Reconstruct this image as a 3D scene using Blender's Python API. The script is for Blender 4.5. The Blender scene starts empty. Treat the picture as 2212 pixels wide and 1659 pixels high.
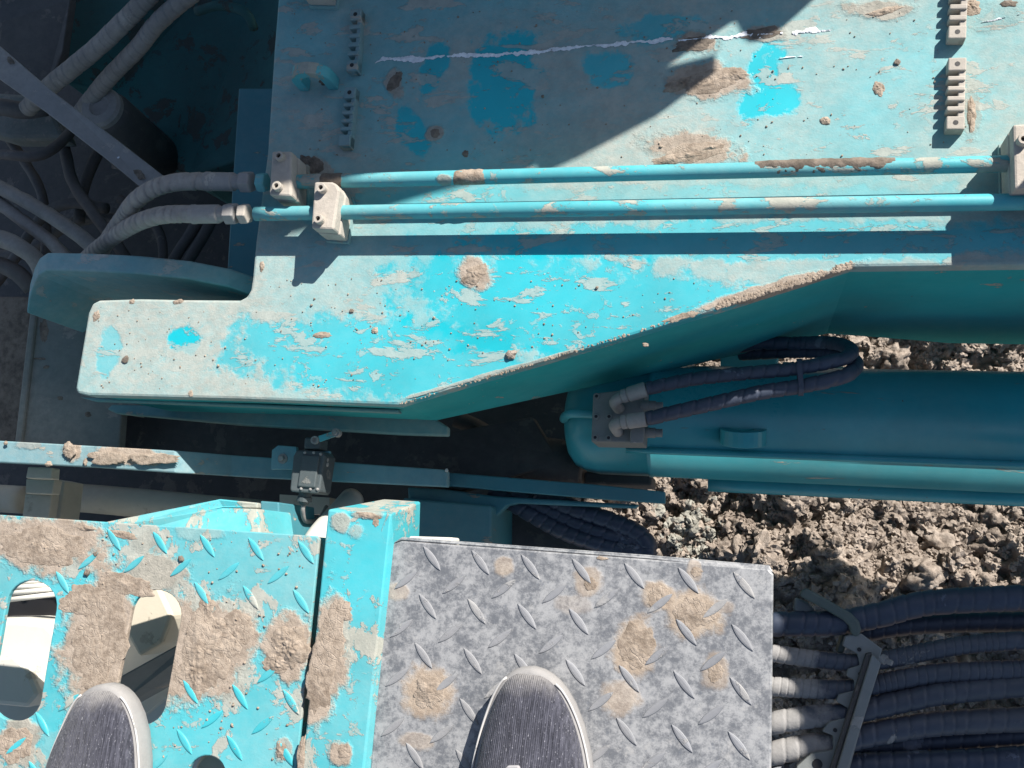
import bpy, bmesh, math, random
from mathutils import Vector, Matrix, noise
random.seed(7)
S = bpy.context.scene
COL = S.collection
# ---------------------------------------------------------------- camera, world, sun, exposure
U = 0.8636                      # layout units -> metres (applied once at the end)
F = 2050.0; CX, CY = 1106.0, 829.5
R = Matrix(((0.9700518, 0.0729374, -0.2316885), (-0.0297874, 0.9823730, 0.1845428), (0.2410646, -0.1721147, 0.9551253)))
H = 1.1
cam = bpy.data.cameras.new('camera'); camo = bpy.data.objects.new('camera', cam); COL.objects.link(camo)
cam.sensor_fit = 'HORIZONTAL'; cam.sensor_width = 36; cam.lens = 36 * F / 2212
cam.clip_start = 0.02; cam.clip_end = 3000
camo.matrix_world = Matrix.Translation((0, 0, H * U)) @ R.transposed().to_4x4()
S.camera = camo
SUN = Vector((0.50, 0.625, 0.585)).normalized()
w = bpy.data.worlds.new('World'); S.world = w; w.use_nodes = True
nt = w.node_tree; nt.nodes.clear()
sky = nt.nodes.new('ShaderNodeTexSky'); sky.sky_type = 'NISHITA'; sky.sun_disc = False
sky.sun_elevation = math.asin(SUN.z); sky.sun_rotation = math.atan2(SUN.x, SUN.y)
bg = nt.nodes.new('ShaderNodeBackground'); bg.inputs[1].default_value = 0.066
wo = nt.nodes.new('ShaderNodeOutputWorld'); nt.links.new(sky.outputs[0], bg.inputs[0]); nt.links.new(bg.outputs[0], wo.inputs[0])
sl = bpy.data.lights.new('sun', 'SUN'); sl.energy = 4.9; sl.angle = math.radians(0.5); sl.color = (1, 0.95, 0.88)
so = bpy.data.objects.new('sun', sl); COL.objects.link(so); so.rotation_euler = SUN.to_track_quat('Z', 'Y').to_euler()
S.view_settings.view_transform = 'Standard'; S.view_settings.look = 'None'; S.view_settings.gamma = 1
S.view_settings.exposure = 0.85; S.view_settings.use_curve_mapping = False

# ---------------------------------------------------------------- helpers
CAMP = Vector((0, 0, H)); RT = R.transposed()
def P(px, py, z):               # a point of the photo, carried out to the height z it lies at
    d = RT @ Vector((px - CX, -(py - CY), -F))
    return CAMP + d * ((z - H) / d.z)
def org(o):
    v = Vector((0, 0, 0))
    while o: v += o.location; o = o.parent
    return v
def thing(name, label, cat, loc=(0, 0, 0), group=None):
    o = bpy.data.objects.new(name, None); COL.objects.link(o); o.location = loc
    o.empty_display_size = .05
    tag(o, label, cat, group); return o
def tag(o, label, cat, group=None):
    o['label'] = label; o['category'] = cat
    if group: o['group'] = group
    return o
def obj(name, verts, faces, mat, parent=None, smooth=False, bevel=0, seg=2):
    me = bpy.data.meshes.new(name)
    k = org(parent) if parent else Vector((0, 0, 0))
    me.from_pydata([tuple(Vector(v) - k) for v in verts], [], faces); me.validate(); me.update()
    bm = bmesh.new(); bm.from_mesh(me); bmesh.ops.recalc_face_normals(bm, faces=bm.faces); bm.to_mesh(me); bm.free()
    if smooth:
        me.polygons.foreach_set('use_smooth', [True] * len(me.polygons))
    me.materials.append(mat)
    o = bpy.data.objects.new(name, me); COL.objects.link(o); o.parent = parent
    if bevel:
        b = o.modifiers.new('bevel', 'BEVEL'); b.width = bevel; b.segments = seg; b.limit_method = 'ANGLE'; b.angle_limit = math.radians(35)
    return o
def join(*gs):
    V = []; Fa = []
    for v, f in gs:
        n = len(V); V += [Vector(x) for x in v]; Fa += [[i + n for i in q] for q in f]
    return V, Fa
def prism(top, bot):            # two rings of points
    n = len(top)
    return list(top) + list(bot), [list(range(n)), list(range(2 * n - 1, n - 1, -1))] + [[i, i + n, (i + 1) % n + n, (i + 1) % n] for i in range(n)]
def slab(pts, z, depth):        # photo polygon at height z, thickness straight down; z may be per-point
    zs = z if isinstance(z, (list, tuple)) else [z] * len(pts)
    t = [P(x, y, q) for (x, y), q in zip(pts, zs)]
    ds = depth if isinstance(depth, (list, tuple)) else [depth] * len(pts)
    return prism(t, [v - Vector((0, 0, d)) for v, d in zip(t, ds)])
def box(c, x, y, z, rot=0):
    c = Vector(c); m = Matrix.Rotation(rot, 3, 'Z')
    q = [m @ Vector((sx * x / 2, sy * y / 2, 0)) for sx, sy in ((-1, -1), (1, -1), (1, 1), (-1, 1))]
    return prism([c + v + Vector((0, 0, z / 2)) for v in q], [c + v - Vector((0, 0, z / 2)) for v in q])
def frame(d):
    d = Vector(d).normalized(); a = Vector((0, 0, 1)) if abs(d.z) < .9 else Vector((0, 1, 0))
    u = d.cross(a).normalized(); return u, d.cross(u).normalized(), d
def lathe(c, d, prof, n=20, closed=True):   # prof: (along, radius)
    u, v, d = frame(d); c = Vector(c); V = []; Fa = []
    for s, r in prof:
        for i in range(n):
            a = 2 * math.pi * i / n
            V.append(c + d * s + (u * math.cos(a) + v * math.sin(a)) * r)
    m = len(prof)
    for j in range(m - 1):
        for i in range(n):
            Fa.append([j * n + i, j * n + (i + 1) % n, (j + 1) * n + (i + 1) % n, (j + 1) * n + i])
    if closed: Fa += [list(range(n))[::-1], list(range((m - 1) * n, m * n))]
    return V, Fa
def smooth_path(pts, step):
    pts = [Vector(p) for p in pts]
    if len(pts) > 2:
        out = []
        for i in range(len(pts) - 1):
            p0 = pts[max(i - 1, 0)]; p1 = pts[i]; p2 = pts[i + 1]; p3 = pts[min(i + 2, len(pts) - 1)]
            for k in range(16):
                t = k / 16
                out.append(0.5 * (2 * p1 + (p2 - p0) * t + (2 * p0 - 5 * p1 + 4 * p2 - p3) * t * t + (3 * p1 - p0 - 3 * p2 + p3) * t ** 3))
        out.append(pts[-1])
    else: out = pts
    L = [0]
    for a, b in zip(out, out[1:]): L.append(L[-1] + (b - a).length)
    n = max(2, int(L[-1] / step)); res = []; j = 0
    for k in range(n + 1):
        s = L[-1] * k / n
        while j < len(out) - 2 and L[j + 1] < s: j += 1
        t = (s - L[j]) / max(1e-9, L[j + 1] - L[j]); res.append((out[j].lerp(out[j + 1], t), s))
    return res
def tube(pts, r, n=16, step=.01, pitch=0, groove=.1, jit=0, seed=0):
    if pitch: step = pitch / 14
    path = smooth_path(pts, step); V = []; Fa = []
    u = None; m = len(path)
    rs = random.Random(seed)
    nsd = rs.random() * 100
    for k, (p, s) in enumerate(path):
        a = path[max(k - 1, 0)][0]; b = path[min(k + 1, m - 1)][0]; d = (b - a).normalized()
        if u is None: u = frame(d)[0]
        u = (u - d * u.dot(d)).normalized(); v = d.cross(u)
        rr = r if not callable(r) else r(k / (m - 1))
        for i in range(n):
            th = 2 * math.pi * i / n; q = rr
            if pitch:
                wob = 1 + .06 * noise.noise(Vector((s * 30, nsd, 0)))
                ph = (s * wob / pitch + i / n) % 1
                g = 0
                if ph < .2: g = 1 - abs(ph - .1) / .1
                q = rr * (1 - groove * 1.25 * g + groove * .6 * (ph - .5))
            if jit: q *= 1 + jit * noise.noise(Vector((s * 40, math.cos(th) * 1.5 + nsd, math.sin(th) * 1.5)))
            V.append(p + (u * math.cos(th) + v * math.sin(th)) * q)
    for j in range(m - 1):
        for i in range(n):
            Fa.append([j * n + i, j * n + (i + 1) % n, (j + 1) * n + (i + 1) % n, (j + 1) * n + i])
    Fa += [list(range(n))[::-1], list(range((m - 1) * n, m * n))]
    return V, Fa
def pxpath(l): return [P(*a) for a in l]

# ---------------------------------------------------------------- materials
class NB:
    def __init__(s, name):
        s.m = bpy.data.materials.new(name); s.m.use_nodes = True; s.t = s.m.node_tree
        s.b = s.t.nodes['Principled BSDF']
        g = s.n('ShaderNodeNewGeometry'); v = s.n('ShaderNodeVectorMath', operation='SCALE'); v.inputs['Scale'].default_value = 1 / U
        s.l(g.outputs['Position'], v.inputs[0]); s.pos = v.outputs[0]; s.geo = g
    def n(s, k, **kw):
        x = s.t.nodes.new(k)
        for a, b in kw.items(): setattr(x, a, b)
        return x
    def l(s, a, b): s.t.links.new(a, b)
    def noise(s, scale, detail=4, rough=.55, stretch=None, off=(0, 0, 0), dist=0):
        mp = s.n('ShaderNodeMapping'); mp.inputs['Location'].default_value = off
        if stretch: mp.inputs['Scale'].default_value = stretch
        s.l(s.pos, mp.inputs[0]); x = s.n('ShaderNodeTexNoise'); x.inputs['Scale'].default_value = scale
        x.inputs['Detail'].default_value = detail; x.inputs['Roughness'].default_value = rough; x.inputs['Distortion'].default_value = dist
        s.l(mp.outputs[0], x.inputs['Vector']); return x.outputs['Fac']
    def vor(s, scale, off=(0, 0, 0), feature='F1'):
        mp = s.n('ShaderNodeMapping'); mp.inputs['Location'].default_value = off
        s.l(s.pos, mp.inputs[0]); x = s.n('ShaderNodeTexVoronoi', feature=feature); x.inputs['Scale'].default_value = scale
        s.l(mp.outputs[0], x.inputs['Vector']); return x.outputs['Distance']
    def rng(s, v, a, b, c=0, d=1):
        x = s.n('ShaderNodeMapRange', interpolation_type='SMOOTHSTEP'); s.l(v, x.inputs[0])
        for i, k in enumerate((a, b, c, d)): x.inputs[i + 1].default_value = k
        return x.outputs[0]
    def math(s, op, a, b=0, clamp=False):
        x = s.n('ShaderNodeMath', operation=op); x.use_clamp = clamp
        for i, k in enumerate((a, b)):
            if hasattr(k, 'is_output'): s.l(k, x.inputs[i])
            else: x.inputs[i].default_value = k
        return x.outputs[0]
    def mix(s, f, a, b):
        x = s.n('ShaderNodeMix', data_type='RGBA')
        for i, k in ((0, f), (6, a), (7, b)):
            if hasattr(k, 'is_output'): s.l(k, x.inputs[i])
            else: x.inputs[i].default_value = (*k, 1) if isinstance(k, tuple) else k
        return x.outputs[2]
    def ell(s, c, rx, ry, ang, warp, soft=.35, zr=.03):   # a patch where dirt sits, in the place's own coordinates
        mp = s.n('ShaderNodeMapping', vector_type='TEXTURE'); mp.inputs[1].default_value = c
        mp.inputs[2].default_value = (0, 0, ang); mp.inputs[3].default_value = (rx, ry, zr)
        s.l(s.pos, mp.inputs[0]); ln = s.n('ShaderNodeVectorMath', operation='LENGTH'); s.l(mp.outputs[0], ln.inputs[0])
        q = s.math('ADD', ln.outputs['Value'], warp)
        return s.rng(q, 1.0 + soft / 2, 1.0 - soft / 2)
    def bump(s, h, dist, strength=1):
        x = s.n('ShaderNodeBump'); x.inputs['Distance'].default_value = dist * U; x.inputs['Strength'].default_value = strength
        s.l(h, x.inputs['Height']); s.l(x.outputs[0], s.b.inputs['Normal']); return x
CY_PAINT = (0.002, 0.40, 0.475)
DUST = (0.40, 0.345, 0.28)
def dirty(name, base, film=.5, spots=.5, patch=.5, dust=DUST, rough=.38, clean=(), mud=(), z=0, seed=0, streak=(1, 2.6, 1), var=.12, metallic=0, grit=1, chips=0, keep=.25, dusty=()):
    """painted or bare steel under dust: a thin film, streaked patches, splashes, and named clean / muddy areas"""
    b = NB(name); o = (seed * 3.1, seed * 1.7, 0)
    warp_n = b.noise(26, 5, .65, off=o); warp = b.math('MULTIPLY', b.math('SUBTRACT', warp_n, .5), 1.9)
    big = b.noise(3.2, 3, .5, off=o)
    fm = b.rng(big, .33, .68, film * .55, min(1, film * 1.12))
    fine = b.noise(60, 7, .72, stretch=(1, 1.5, 1), off=o)
    fm = b.math('MULTIPLY', fm, b.rng(fine, .25, .7, .8, 1.06))
    pn = b.noise(13, 9, .68, stretch=streak, off=o, dist=.3)
    t0 = .635 - patch * .17; pm = b.rng(pn, t0, t0 + .04)
    if patch > .3:
        p2 = b.noise(44, 7, .7, stretch=(1, 1.3, 1), off=(seed, 5, 1), dist=.4); g2 = b.rng(b.noise(7, 3, .6, off=(2, seed, 5)), .42, .58)
        pm = b.math('MAXIMUM', pm, b.math('MULTIPLY', b.rng(p2, .63 - patch * .1, .66 - patch * .1), b.math('MULTIPLY', g2, .8)))
    sv = b.vor(85, off=o); sn = b.noise(200, 3, .6, off=o)
    sp = b.rng(b.math('ADD', sv, b.math('MULTIPLY', sn, .25)), .16 + spots * .12, .10 + spots * .12)
    gate = b.rng(b.noise(9, 3, .6, off=(5 + seed, 2, 0)), .47, .6)
    sp = b.math('MULTIPLY', sp, gate)
    kf = None; md = None
    for (px, py, rx, ry, an, st) in clean:
        c = P(px, py, z); m = 1.0 * (H - z) / F
        e = b.ell(c, rx * m, ry * m, -an, warp, .3)
        e = b.math('SUBTRACT', 1, b.math('MULTIPLY', e, st)); kf = e if kf is None else b.math('MULTIPLY', kf, e)
    pd = b.math('MAXIMUM', b.math('MULTIPLY', pm, .86 if patch else 0), b.math('MULTIPLY', sp, .75 if spots else 0))
    if kf is not None:
        fm = b.math('MULTIPLY', fm, kf); pd = b.math('MULTIPLY', pd, b.math('ADD', b.math('MULTIPLY', kf, 1 - keep), keep))
    d = b.math('MAXIMUM', fm, pd)
    for (px, py, rx, ry, an, st) in dusty:
        m = 1.0 * (H - z) / F; d = b.math('MAXIMUM', d, b.math('MULTIPLY', b.ell(P(px, py, z), rx * m, ry * m, -an, warp, .6, .1), st))
    for (px, py, rx, ry, an, st) in mud:
        c = P(px, py, z); m = 1.0 * (H - z) / F
        e = b.math('MULTIPLY', b.ell(c, rx * m, ry * m, -an, warp, .45), st)
        md = e if md is None else b.math('MAXIMUM', md, e)
    if md is not None: d = b.math('MAXIMUM', d, md)
    var_n = b.noise(6, 4, .6, off=(9 + seed, 0, 3))
    bc = b.mix(b.rng(var_n, .3, .7), tuple(x * (1 - var) for x in base), tuple(min(1, x * (1 + var)) for x in base))
    if chips:
        cv = b.rng(b.noise(38, 6, .7, off=(2 + seed, 7, 1)), .735 - chips * .05, .745 - chips * .05)
        bc = b.mix(cv, bc, (.07, .045, .035))
    dn = b.noise(55, 6, .7, off=(1, seed, 0))
    dc = b.mix(b.rng(dn, .3, .7), tuple(x * .86 for x in dust), tuple(x * 1.12 for x in dust))
    if md is not None: dc = b.mix(b.math('MULTIPLY', md, .8), dc, b.mix(b.rng(dn, .3, .65), (.25, .195, .15), (.40, .325, .26)))
    b.l(b.mix(d, bc, dc), b.b.inputs['Base Color'])
    b.l(b.rng(d, 0, .6, rough, .92), b.b.inputs['Roughness'])
    b.b.inputs['Metallic'].default_value = metallic
    gn = b.noise(330, 3, .6)
    h = b.math('ADD', b.math('MULTIPLY', d, 1.0), b.math('MULTIPLY', b.math('MULTIPLY', d, gn), 1.1 * grit))
    h = b.math('ADD', h, b.math('MULTIPLY', b.noise(22, 2, .5), .35))
    if md is not None: h = b.math('ADD', h, b.math('MULTIPLY', b.math('MULTIPLY', md, b.noise(120, 6, .75)), 4))
    b.bump(h, .0005)
    return b.m
def soil(name, a=(.20, .155, .12), c=(.40, .325, .26), sc=60, dist=.0022, crack=0):
    b = NB(name)
    n1 = b.noise(sc, 8, .72); n2 = b.noise(sc * .2, 3, .5, off=(3, 1, 0))
    f = b.math('ADD', b.math('MULTIPLY', n1, .7), b.math('MULTIPLY', n2, .35))
    b.l(b.mix(b.rng(f, .36, .66), a, c), b.b.inputs['Base Color']); b.b.inputs['Roughness'].default_value = .95
    b.b.inputs['Specular IOR Level'].default_value = .2
    if crack:
        cv = b.rng(b.vor(sc * 1.1, feature='DISTANCE_TO_EDGE'), .0, .07); cg = b.rng(n2, .42, .55)
        cv = b.math('SUBTRACT', 1, b.math('MULTIPLY', b.math('SUBTRACT', 1, cv), b.math('MULTIPLY', cg, crack)))
        b.bump(b.math('MULTIPLY', b.math('ADD', n1, b.math('MULTIPLY', b.noise(sc * 5, 3, .6), .3)), cv), dist)
    else: b.bump(b.math('ADD', n1, b.math('MULTIPLY', b.noise(sc * 5, 3, .6), .3)), dist)
    return b.m
def rubber(name, base, dust, film, rough=.5, seed=0, dusty=(), z=0):
    return dirty(name, base, film=film, spots=.3, patch=.15, dust=dust, rough=rough, seed=seed, streak=(1, 1, 1), var=.25, dusty=dusty, z=z)

CLEAN_BOOM = [(1090, 175, 85, 125, 0, .96), (935, 150, 34, 75, .2, .92), (890, 290, 34, 70, -.5, .92), (1310, 150, 60, 50, 0, .8), (1640, 180, 40, 95, .2, .95), (1690, 215, 50, 40, -.6, .95), (1430, 60, 90, 40, 0, .7), ]
MUD_BOOM = [(1525, 172, 96, 44, .15, 1), (1500, 322, 118, 40, .15, 1), (1905, 22, 75, 24, .1, .9), (1025, 590, 44, 34, .4, 1), (1500, 92, 55, 26, .1, 1), (1640, 72, 52, 20, .1, .9), (852, 178, 28, 44, -.5, .9), (940, 288, 22, 20, 0, .9), (690, 370, 40, 44, 0, .9), (2100, 250, 26, 60, 0, .7), (2140, 30, 70, 40, 0, .55), (1660, 626, 190, 15, -.3, 1), (1080, 803, 230, 6, -.3, .8)]
M = {}
M['boom_top'] = dirty('boom_top_paint', CY_PAINT, film=.76, spots=.75, patch=.52, keep=.75, dust=(.40, .375, .325), clean=CLEAN_BOOM + [(1330, 690, 520, 135, .14, .8), (400, 735, 46, 36, .5, .97), (235, 760, 34, 62, 0, .55), (820, 772, 430, 96, .05, .75), (1200, 440, 900, 40, 0, .35), (1650, 520, 720, 46, 0, .72)], mud=MUD_BOOM, z=-.1, seed=1)  # last clean strip paints the teal tone of the pipes' shadow band
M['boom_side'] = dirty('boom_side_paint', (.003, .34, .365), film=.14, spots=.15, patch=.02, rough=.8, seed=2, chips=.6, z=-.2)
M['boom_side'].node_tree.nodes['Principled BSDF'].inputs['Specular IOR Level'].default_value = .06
M['boom_under'] = dirty('boom_flange_paint', (.006, .27, .31), film=.5, spots=.2, patch=.2, rough=.45, seed=3)
M['pipe_paint'] = dirty('pipe_paint', CY_PAINT, film=.35, spots=.5, patch=.5, streak=(1, 2, 2), seed=4, mud=[(1010, 383, 42, 18, 0, 1), (720, 382, 22, 18, 0, .9), (955, 382, 24, 16, 0, .8)], z=-.05)
M['cyl_paint'] = dirty('cylinder_paint', (.002, .32, .38), film=.16, spots=.2, patch=.04, rough=.24, seed=5, chips=1.1, streak=(.5, 3, 3))
M['arch_paint'] = dirty('arched_lug_paint', (.004, .34, .42), film=.6, spots=.3, patch=.45, seed=43, dust=(.45, .43, .40))
M['lug_paint'] = dirty('lug_paint', (.01, .25, .33), film=.75, spots=.2, patch=.4, seed=6)
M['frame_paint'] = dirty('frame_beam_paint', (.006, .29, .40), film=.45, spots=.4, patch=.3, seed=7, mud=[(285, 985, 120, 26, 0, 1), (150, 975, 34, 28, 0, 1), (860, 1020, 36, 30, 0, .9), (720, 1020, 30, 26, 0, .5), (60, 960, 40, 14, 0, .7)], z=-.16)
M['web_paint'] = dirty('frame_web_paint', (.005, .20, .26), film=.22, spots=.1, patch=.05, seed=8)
MUD_PLATE = [(90, 1170, 190, 75, 0, 1), (215, 1390, 110, 190, 0, 1), (400, 1400, 100, 130, 0, 1), (480, 1390, 95, 110, 0, 1), (620, 1395, 70, 75, 0, 1), (40, 1600, 60, 70, 0, .9), (330, 1240, 90, 50, 0, .9), (110, 1640, 70, 60, 0, .35), (190, 1610, 40, 60, .4, .5), (425, 1150, 70, 22, 0, .5), (610, 1620, 24, 30, 0, .8), (320, 1170, 45, 34, 0, .6)]
M['plate_cyan'] = dirty('tread_paint', CY_PAINT, film=.34, spots=.5, patch=.66, streak=(1, 1, 1), seed=9, mud=MUD_PLATE, z=0, dust=(.41, .36, .30))
M['post_paint'] = dirty('post_paint', CY_PAINT, film=.30, spots=.4, patch=.66, streak=(1.2, .9, 1), seed=10, mud=[(715, 1400, 48, 130, -.08, 1), (690, 1500, 42, 70, 0, 1), (735, 1315, 40, 40, 0, .9), (745, 1130, 26, 22, 0, .8), (800, 1112, 40, 12, 0, .8), (745, 1625, 26, 28, 0, 1), (780, 1150, 24, 18, .4, .6), (655, 1640, 16, 30, 0, .9)], z=.0)
GREY_MUD = [(1372, 1395, 48, 56, 0, 1), (1495, 1325, 56, 46, 0, 1), (1425, 1288, 40, 28, .3, 1), (925, 1495, 50, 58, 0, 1), (1272, 1260, 32, 30, 0, .7), (1086, 1226, 20, 20, 0, .7), (1545, 1452, 28, 34, 0, .7), (1340, 1508, 36, 34, 0, .7), (860, 1280, 26, 18, 0, .6), (1500, 1232, 14, 22, 0, .6), (905, 1600, 40, 18, 0, .55), (1240, 1305, 40, 20, 0, .3), (1560, 1310, 20, 12, 0, .5)]
def galv():
    b = NB('galvanised_steel')
    warp = b.math('MULTIPLY', b.math('SUBTRACT', b.noise(30, 5, .65), .5), 1.9)
    n1 = b.noise(22, 9, .78); n2 = b.noise(120, 6, .8); v = b.vor(70)
    f = b.math('ADD', b.math('MULTIPLY', n1, .6), b.math('MULTIPLY', n2, .4))
    c = b.mix(b.rng(f, .42, .58), (.135, .143, .158), (.35, .353, .358))
    sc = b.rng(b.noise(120, 4, .7, off=(4, 4, 0)), .62, .7)
    c = b.mix(b.math('MULTIPLY', sc, .6), c, (.10, .105, .11))
    fl = b.rng(b.vor(120, off=(7, 1, 0)), .30, .12); fl = b.math('MULTIPLY', fl, b.rng(b.noise(35, 5, .7, off=(6, 2, 0)), .47, .6))
    c = b.mix(b.math('MULTIPLY', fl, .55), c, (.13, .145, .17))
    wl = b.rng(b.noise(28, 7, .75, off=(1, 8, 2)), .58, .66)
    c = b.mix(b.math('MULTIPLY', wl, .5), c, (.45, .44, .425))
    md = None
    for (px, py, rx, ry, an, st) in GREY_MUD:
        q = P(px, py, 0); m = H / F
        e = b.math('MULTIPLY', b.ell(q, rx * m, ry * m, -an, warp, .5), st); md = e if md is None else b.math('MAXIMUM', md, e)
    dn = b.noise(60, 6, .7)
    c = b.mix(md, c, b.mix(b.rng(dn, .3, .65), (.29, .23, .18), (.45, .37, .29)))
    b.l(c, b.b.inputs['Base Color']); b.b.inputs['Metallic'].default_value = .12
    b.l(b.rng(md, 0, .5, .5, .95), b.b.inputs['Roughness'])
    h = b.math('ADD', b.math('MULTIPLY', n2, .6), b.math('MULTIPLY', b.math('MULTIPLY', md, b.noise(110, 6, .75)), 3.5)); b.bump(h, .0005)
    return b.m
M['galv'] = galv()
M['steel'] = dirty('dusty_steel', (.19, .195, .21), film=.6, spots=.3, patch=.2, rough=.5, seed=11, dust=(.42, .39, .35), streak=(1, 1, 1))
M['clamp'] = dirty('clamp_dusty', (.33, .31, .28), film=.9, spots=.3, patch=.3, rough=.6, seed=12, dust=(.47, .42, .36), streak=(1, 1, 1))
M['bar'] = dirty('flat_bar_steel', (.17, .18, .19), film=.7, spots=.3, patch=.3, rough=.55, seed=13, dust=(.36, .33, .30), streak=(1, 1, 1))
M['dark'] = dirty('oily_dark_steel', (.035, .040, .046), film=.5, spots=.2, patch=.4, rough=.6, seed=14, dust=(.17, .15, .135), streak=(1, 1, 1))
M['deck'] = dirty('deck_steel', (.06, .11, .11), film=.85, spots=.5, patch=.5, rough=.7, seed=15, dust=(.27, .25, .22), streak=(1, 1, 1))
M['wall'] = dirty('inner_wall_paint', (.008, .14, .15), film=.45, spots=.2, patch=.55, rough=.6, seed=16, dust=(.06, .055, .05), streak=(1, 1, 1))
M['hose_dust'] = rubber('hose_dusty', (.12, .12, .12), (.36, .33, .30), .85, seed=17)
M['hose_dark'] = rubber('hose_dark', (.05, .05, .052), (.20, .18, .165), .55, seed=18)
M['hose_black'] = rubber('hose_black', (.019, .030, .058), (.16, .18, .23), .25, rough=.30, seed=19)
M['hose_mid'] = rubber('hose_mid', (.024, .036, .064), (.30, .29, .28), .2, rough=.36, seed=20, z=-.22, dusty=[(1690, 1425, 60, 60, 0, .9), (1690, 1490, 75, 40, 0, .9), (1710, 1560, 85, 40, 0, .92), (1720, 1625, 90, 45, 0, .92)])
M['cream'] = dirty('cream_paint', (.62, .57, .46), film=.4, spots=.3, patch=.2, rough=.5, seed=21, dust=(.45, .39, .31), streak=(1, 1, 1), var=.06)
M['white'] = dirty('white_paint', (.66, .65, .60), film=.25, spots=.4, patch=.05, rough=.45, seed=22, dust=(.5, .45, .38), streak=(1, 1, 1), var=.03)
M['greybeam'] = dirty('grey_paint', (.10, .13, .14), film=.35, spots=.2, patch=.2, rough=.5, seed=23, dust=(.3, .27, .23))
M['switch'] = dirty('switch_plastic', (.025, .05, .062), film=.25, spots=.3, patch=.1, rough=.45, seed=24, dust=(.2, .2, .19), streak=(1, 1, 1))
M['hole'] = dirty('hole_dark', (.015, .015, .016), film=.1, spots=0, patch=0, seed=25, dust=(.06, .05, .045))
M['bracket'] = dirty('bracket_paint', (.16, .18, .18), film=.4, spots=.3, patch=.2, rough=.5, seed=26, dust=(.34, .33, .31), streak=(1, 1, 1))
M['bent'] = dirty('bent_bracket_paint', (.05, .09, .085), film=.3, spots=.2, patch=.1, rough=.5, seed=27, dust=(.25, .25, .22))
M['mud'] = soil('dried_mud', (.20, .158, .122), (.40, .33, .265), 95, .0020, crack=.25)
M['mud_dark'] = soil('dark_mud', (.10, .085, .07), (.23, .19, .155), 75, .0016)  # darker tone of the same mud
M['ground'] = soil('dug_soil', (.16, .13, .108), (.38, .32, .27), 22, .012)
M['clod'] = soil('soil_clod', (.17, .138, .115), (.39, .33, .28), 60, .005)
M['pale'] = soil('pale_stone', (.24, .23, .20), (.40, .39, .345), 40, .004)
M['chalk'] = soil('white_paint_mark', (.62, .64, .68), (.92, .93, .95), 120, .0006)

# ---------------------------------------------------------------- ground
ZG = -1.3
def gh(x, y):
    v = Vector((x, y, 0))
    h = .10 * noise.noise(v * 1.1 + Vector((3, 0, 0))) + .10 * noise.noise(v * 3.1) + .065 * abs(noise.noise(v * 6.5)) + .036 * noise.noise(v * 14) + .022 * abs(noise.noise(v * 29)) * 2 + .013 * noise.noise(v * 58) + .008 * noise.noise(v * 110)
    return ZG - .03 + h
NX, NY = 420, 350; X0, X1, Y0, Y1 = -1.1, 1.2, -.8, 1.1
V = [(X0 + (X1 - X0) * i / NX, Y0 + (Y1 - Y0) * j / NY) for j in range(NY + 1) for i in range(NX + 1)]
def edge_fade(x, y):
    e = min(x - X0, X1 - x, y - Y0, Y1 - y); return max(0, min(1, e / .2))
V = [(x, y, (ZG - .06) * (1 - edge_fade(x, y)) + gh(x, y) * edge_fade(x, y)) for x, y in V]
Fa = [[j * (NX + 1) + i, j * (NX + 1) + i + 1, (j + 1) * (NX + 1) + i + 1, (j + 1) * (NX + 1) + i] for j in range(NY) for i in range(NX)]
g = obj('ground', V, Fa, M['ground'], smooth=True); g['kind'] = 'structure'
B = 900; zb = ZG - .06
g2 = obj('terrain', [(-B, -B, zb), (B, -B, zb), (B, B, zb), (-B, B, zb), (X0, Y0, zb), (X1, Y0, zb), (X1, Y1, zb), (X0, Y1, zb)], [[0, 1, 5, 4], [1, 2, 6, 5], [2, 3, 7, 6], [3, 0, 4, 7]], M['ground']); g2['kind'] = 'structure'
def ico(sub):
    bm = bmesh.new(); bmesh.ops.create_icosphere(bm, subdivisions=sub, radius=1)
    bm.verts.ensure_lookup_table(); r = ([v.co.copy() for v in bm.verts], [[v.index for v in f.verts] for f in bm.faces]); bm.free(); return r
ICO2 = ico(2); ICO1 = ico(1); ICO3 = ico(3); ICO4 = ico(4)
def lump(c, r, sub=ICO2, amp=.45, fr=1.1, flat=.8, rnd=random):
    o = Vector((rnd.uniform(-50, 50), rnd.uniform(-50, 50), rnd.uniform(-50, 50)))
    m = Matrix.Rotation(rnd.uniform(0, 6.3), 3, 'Z') @ Matrix.Diagonal((rnd.uniform(.8, 1.25), rnd.uniform(.75, 1.1), flat * rnd.uniform(.8, 1.1)))
    vs = []
    for p in sub[0]:
        k = 1 + amp * noise.noise(p * fr + o) + amp * .5 * noise.noise(p * fr * 2.7 + o)
        if len(sub[0]) > 100: k += amp * .28 * noise.noise(p * fr * 6 + o) + amp * .16 * noise.noise(p * fr * 13 + o)
        vs.append(Vector(c) + m @ (p * k * r))
    return vs, sub[1]
rg = random.Random(3); parts = []
for i in range(15000):
    x = rg.uniform(-.6, .85); y = rg.uniform(-.45, .8)
    u = rg.random(); r = .0024 + .0055 * u * u + .011 * u ** 7 + (.022 * rg.random() if rg.random() < .016 else 0)
    parts.append(lump((x, y, gh(x, y) + r * .05), r, ICO3 if r > .009 else (ICO2 if r > .0055 else ICO1), amp=.95, fr=1.6, rnd=rg))
v, f = join(*parts); o = obj('soil_clods', v, f, M['clod'], smooth=False); o['kind'] = 'stuff'
parts = []
for i in range(420):
    a = P(rg.gauss(1495, 30), rg.gauss(1165, 38), ZG); r = .002 + .010 * rg.random() ** 2.2
    parts.append(lump((a.x, a.y, gh(a.x, a.y) + r * .4), r, ICO2, amp=.95, rnd=rg))
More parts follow.
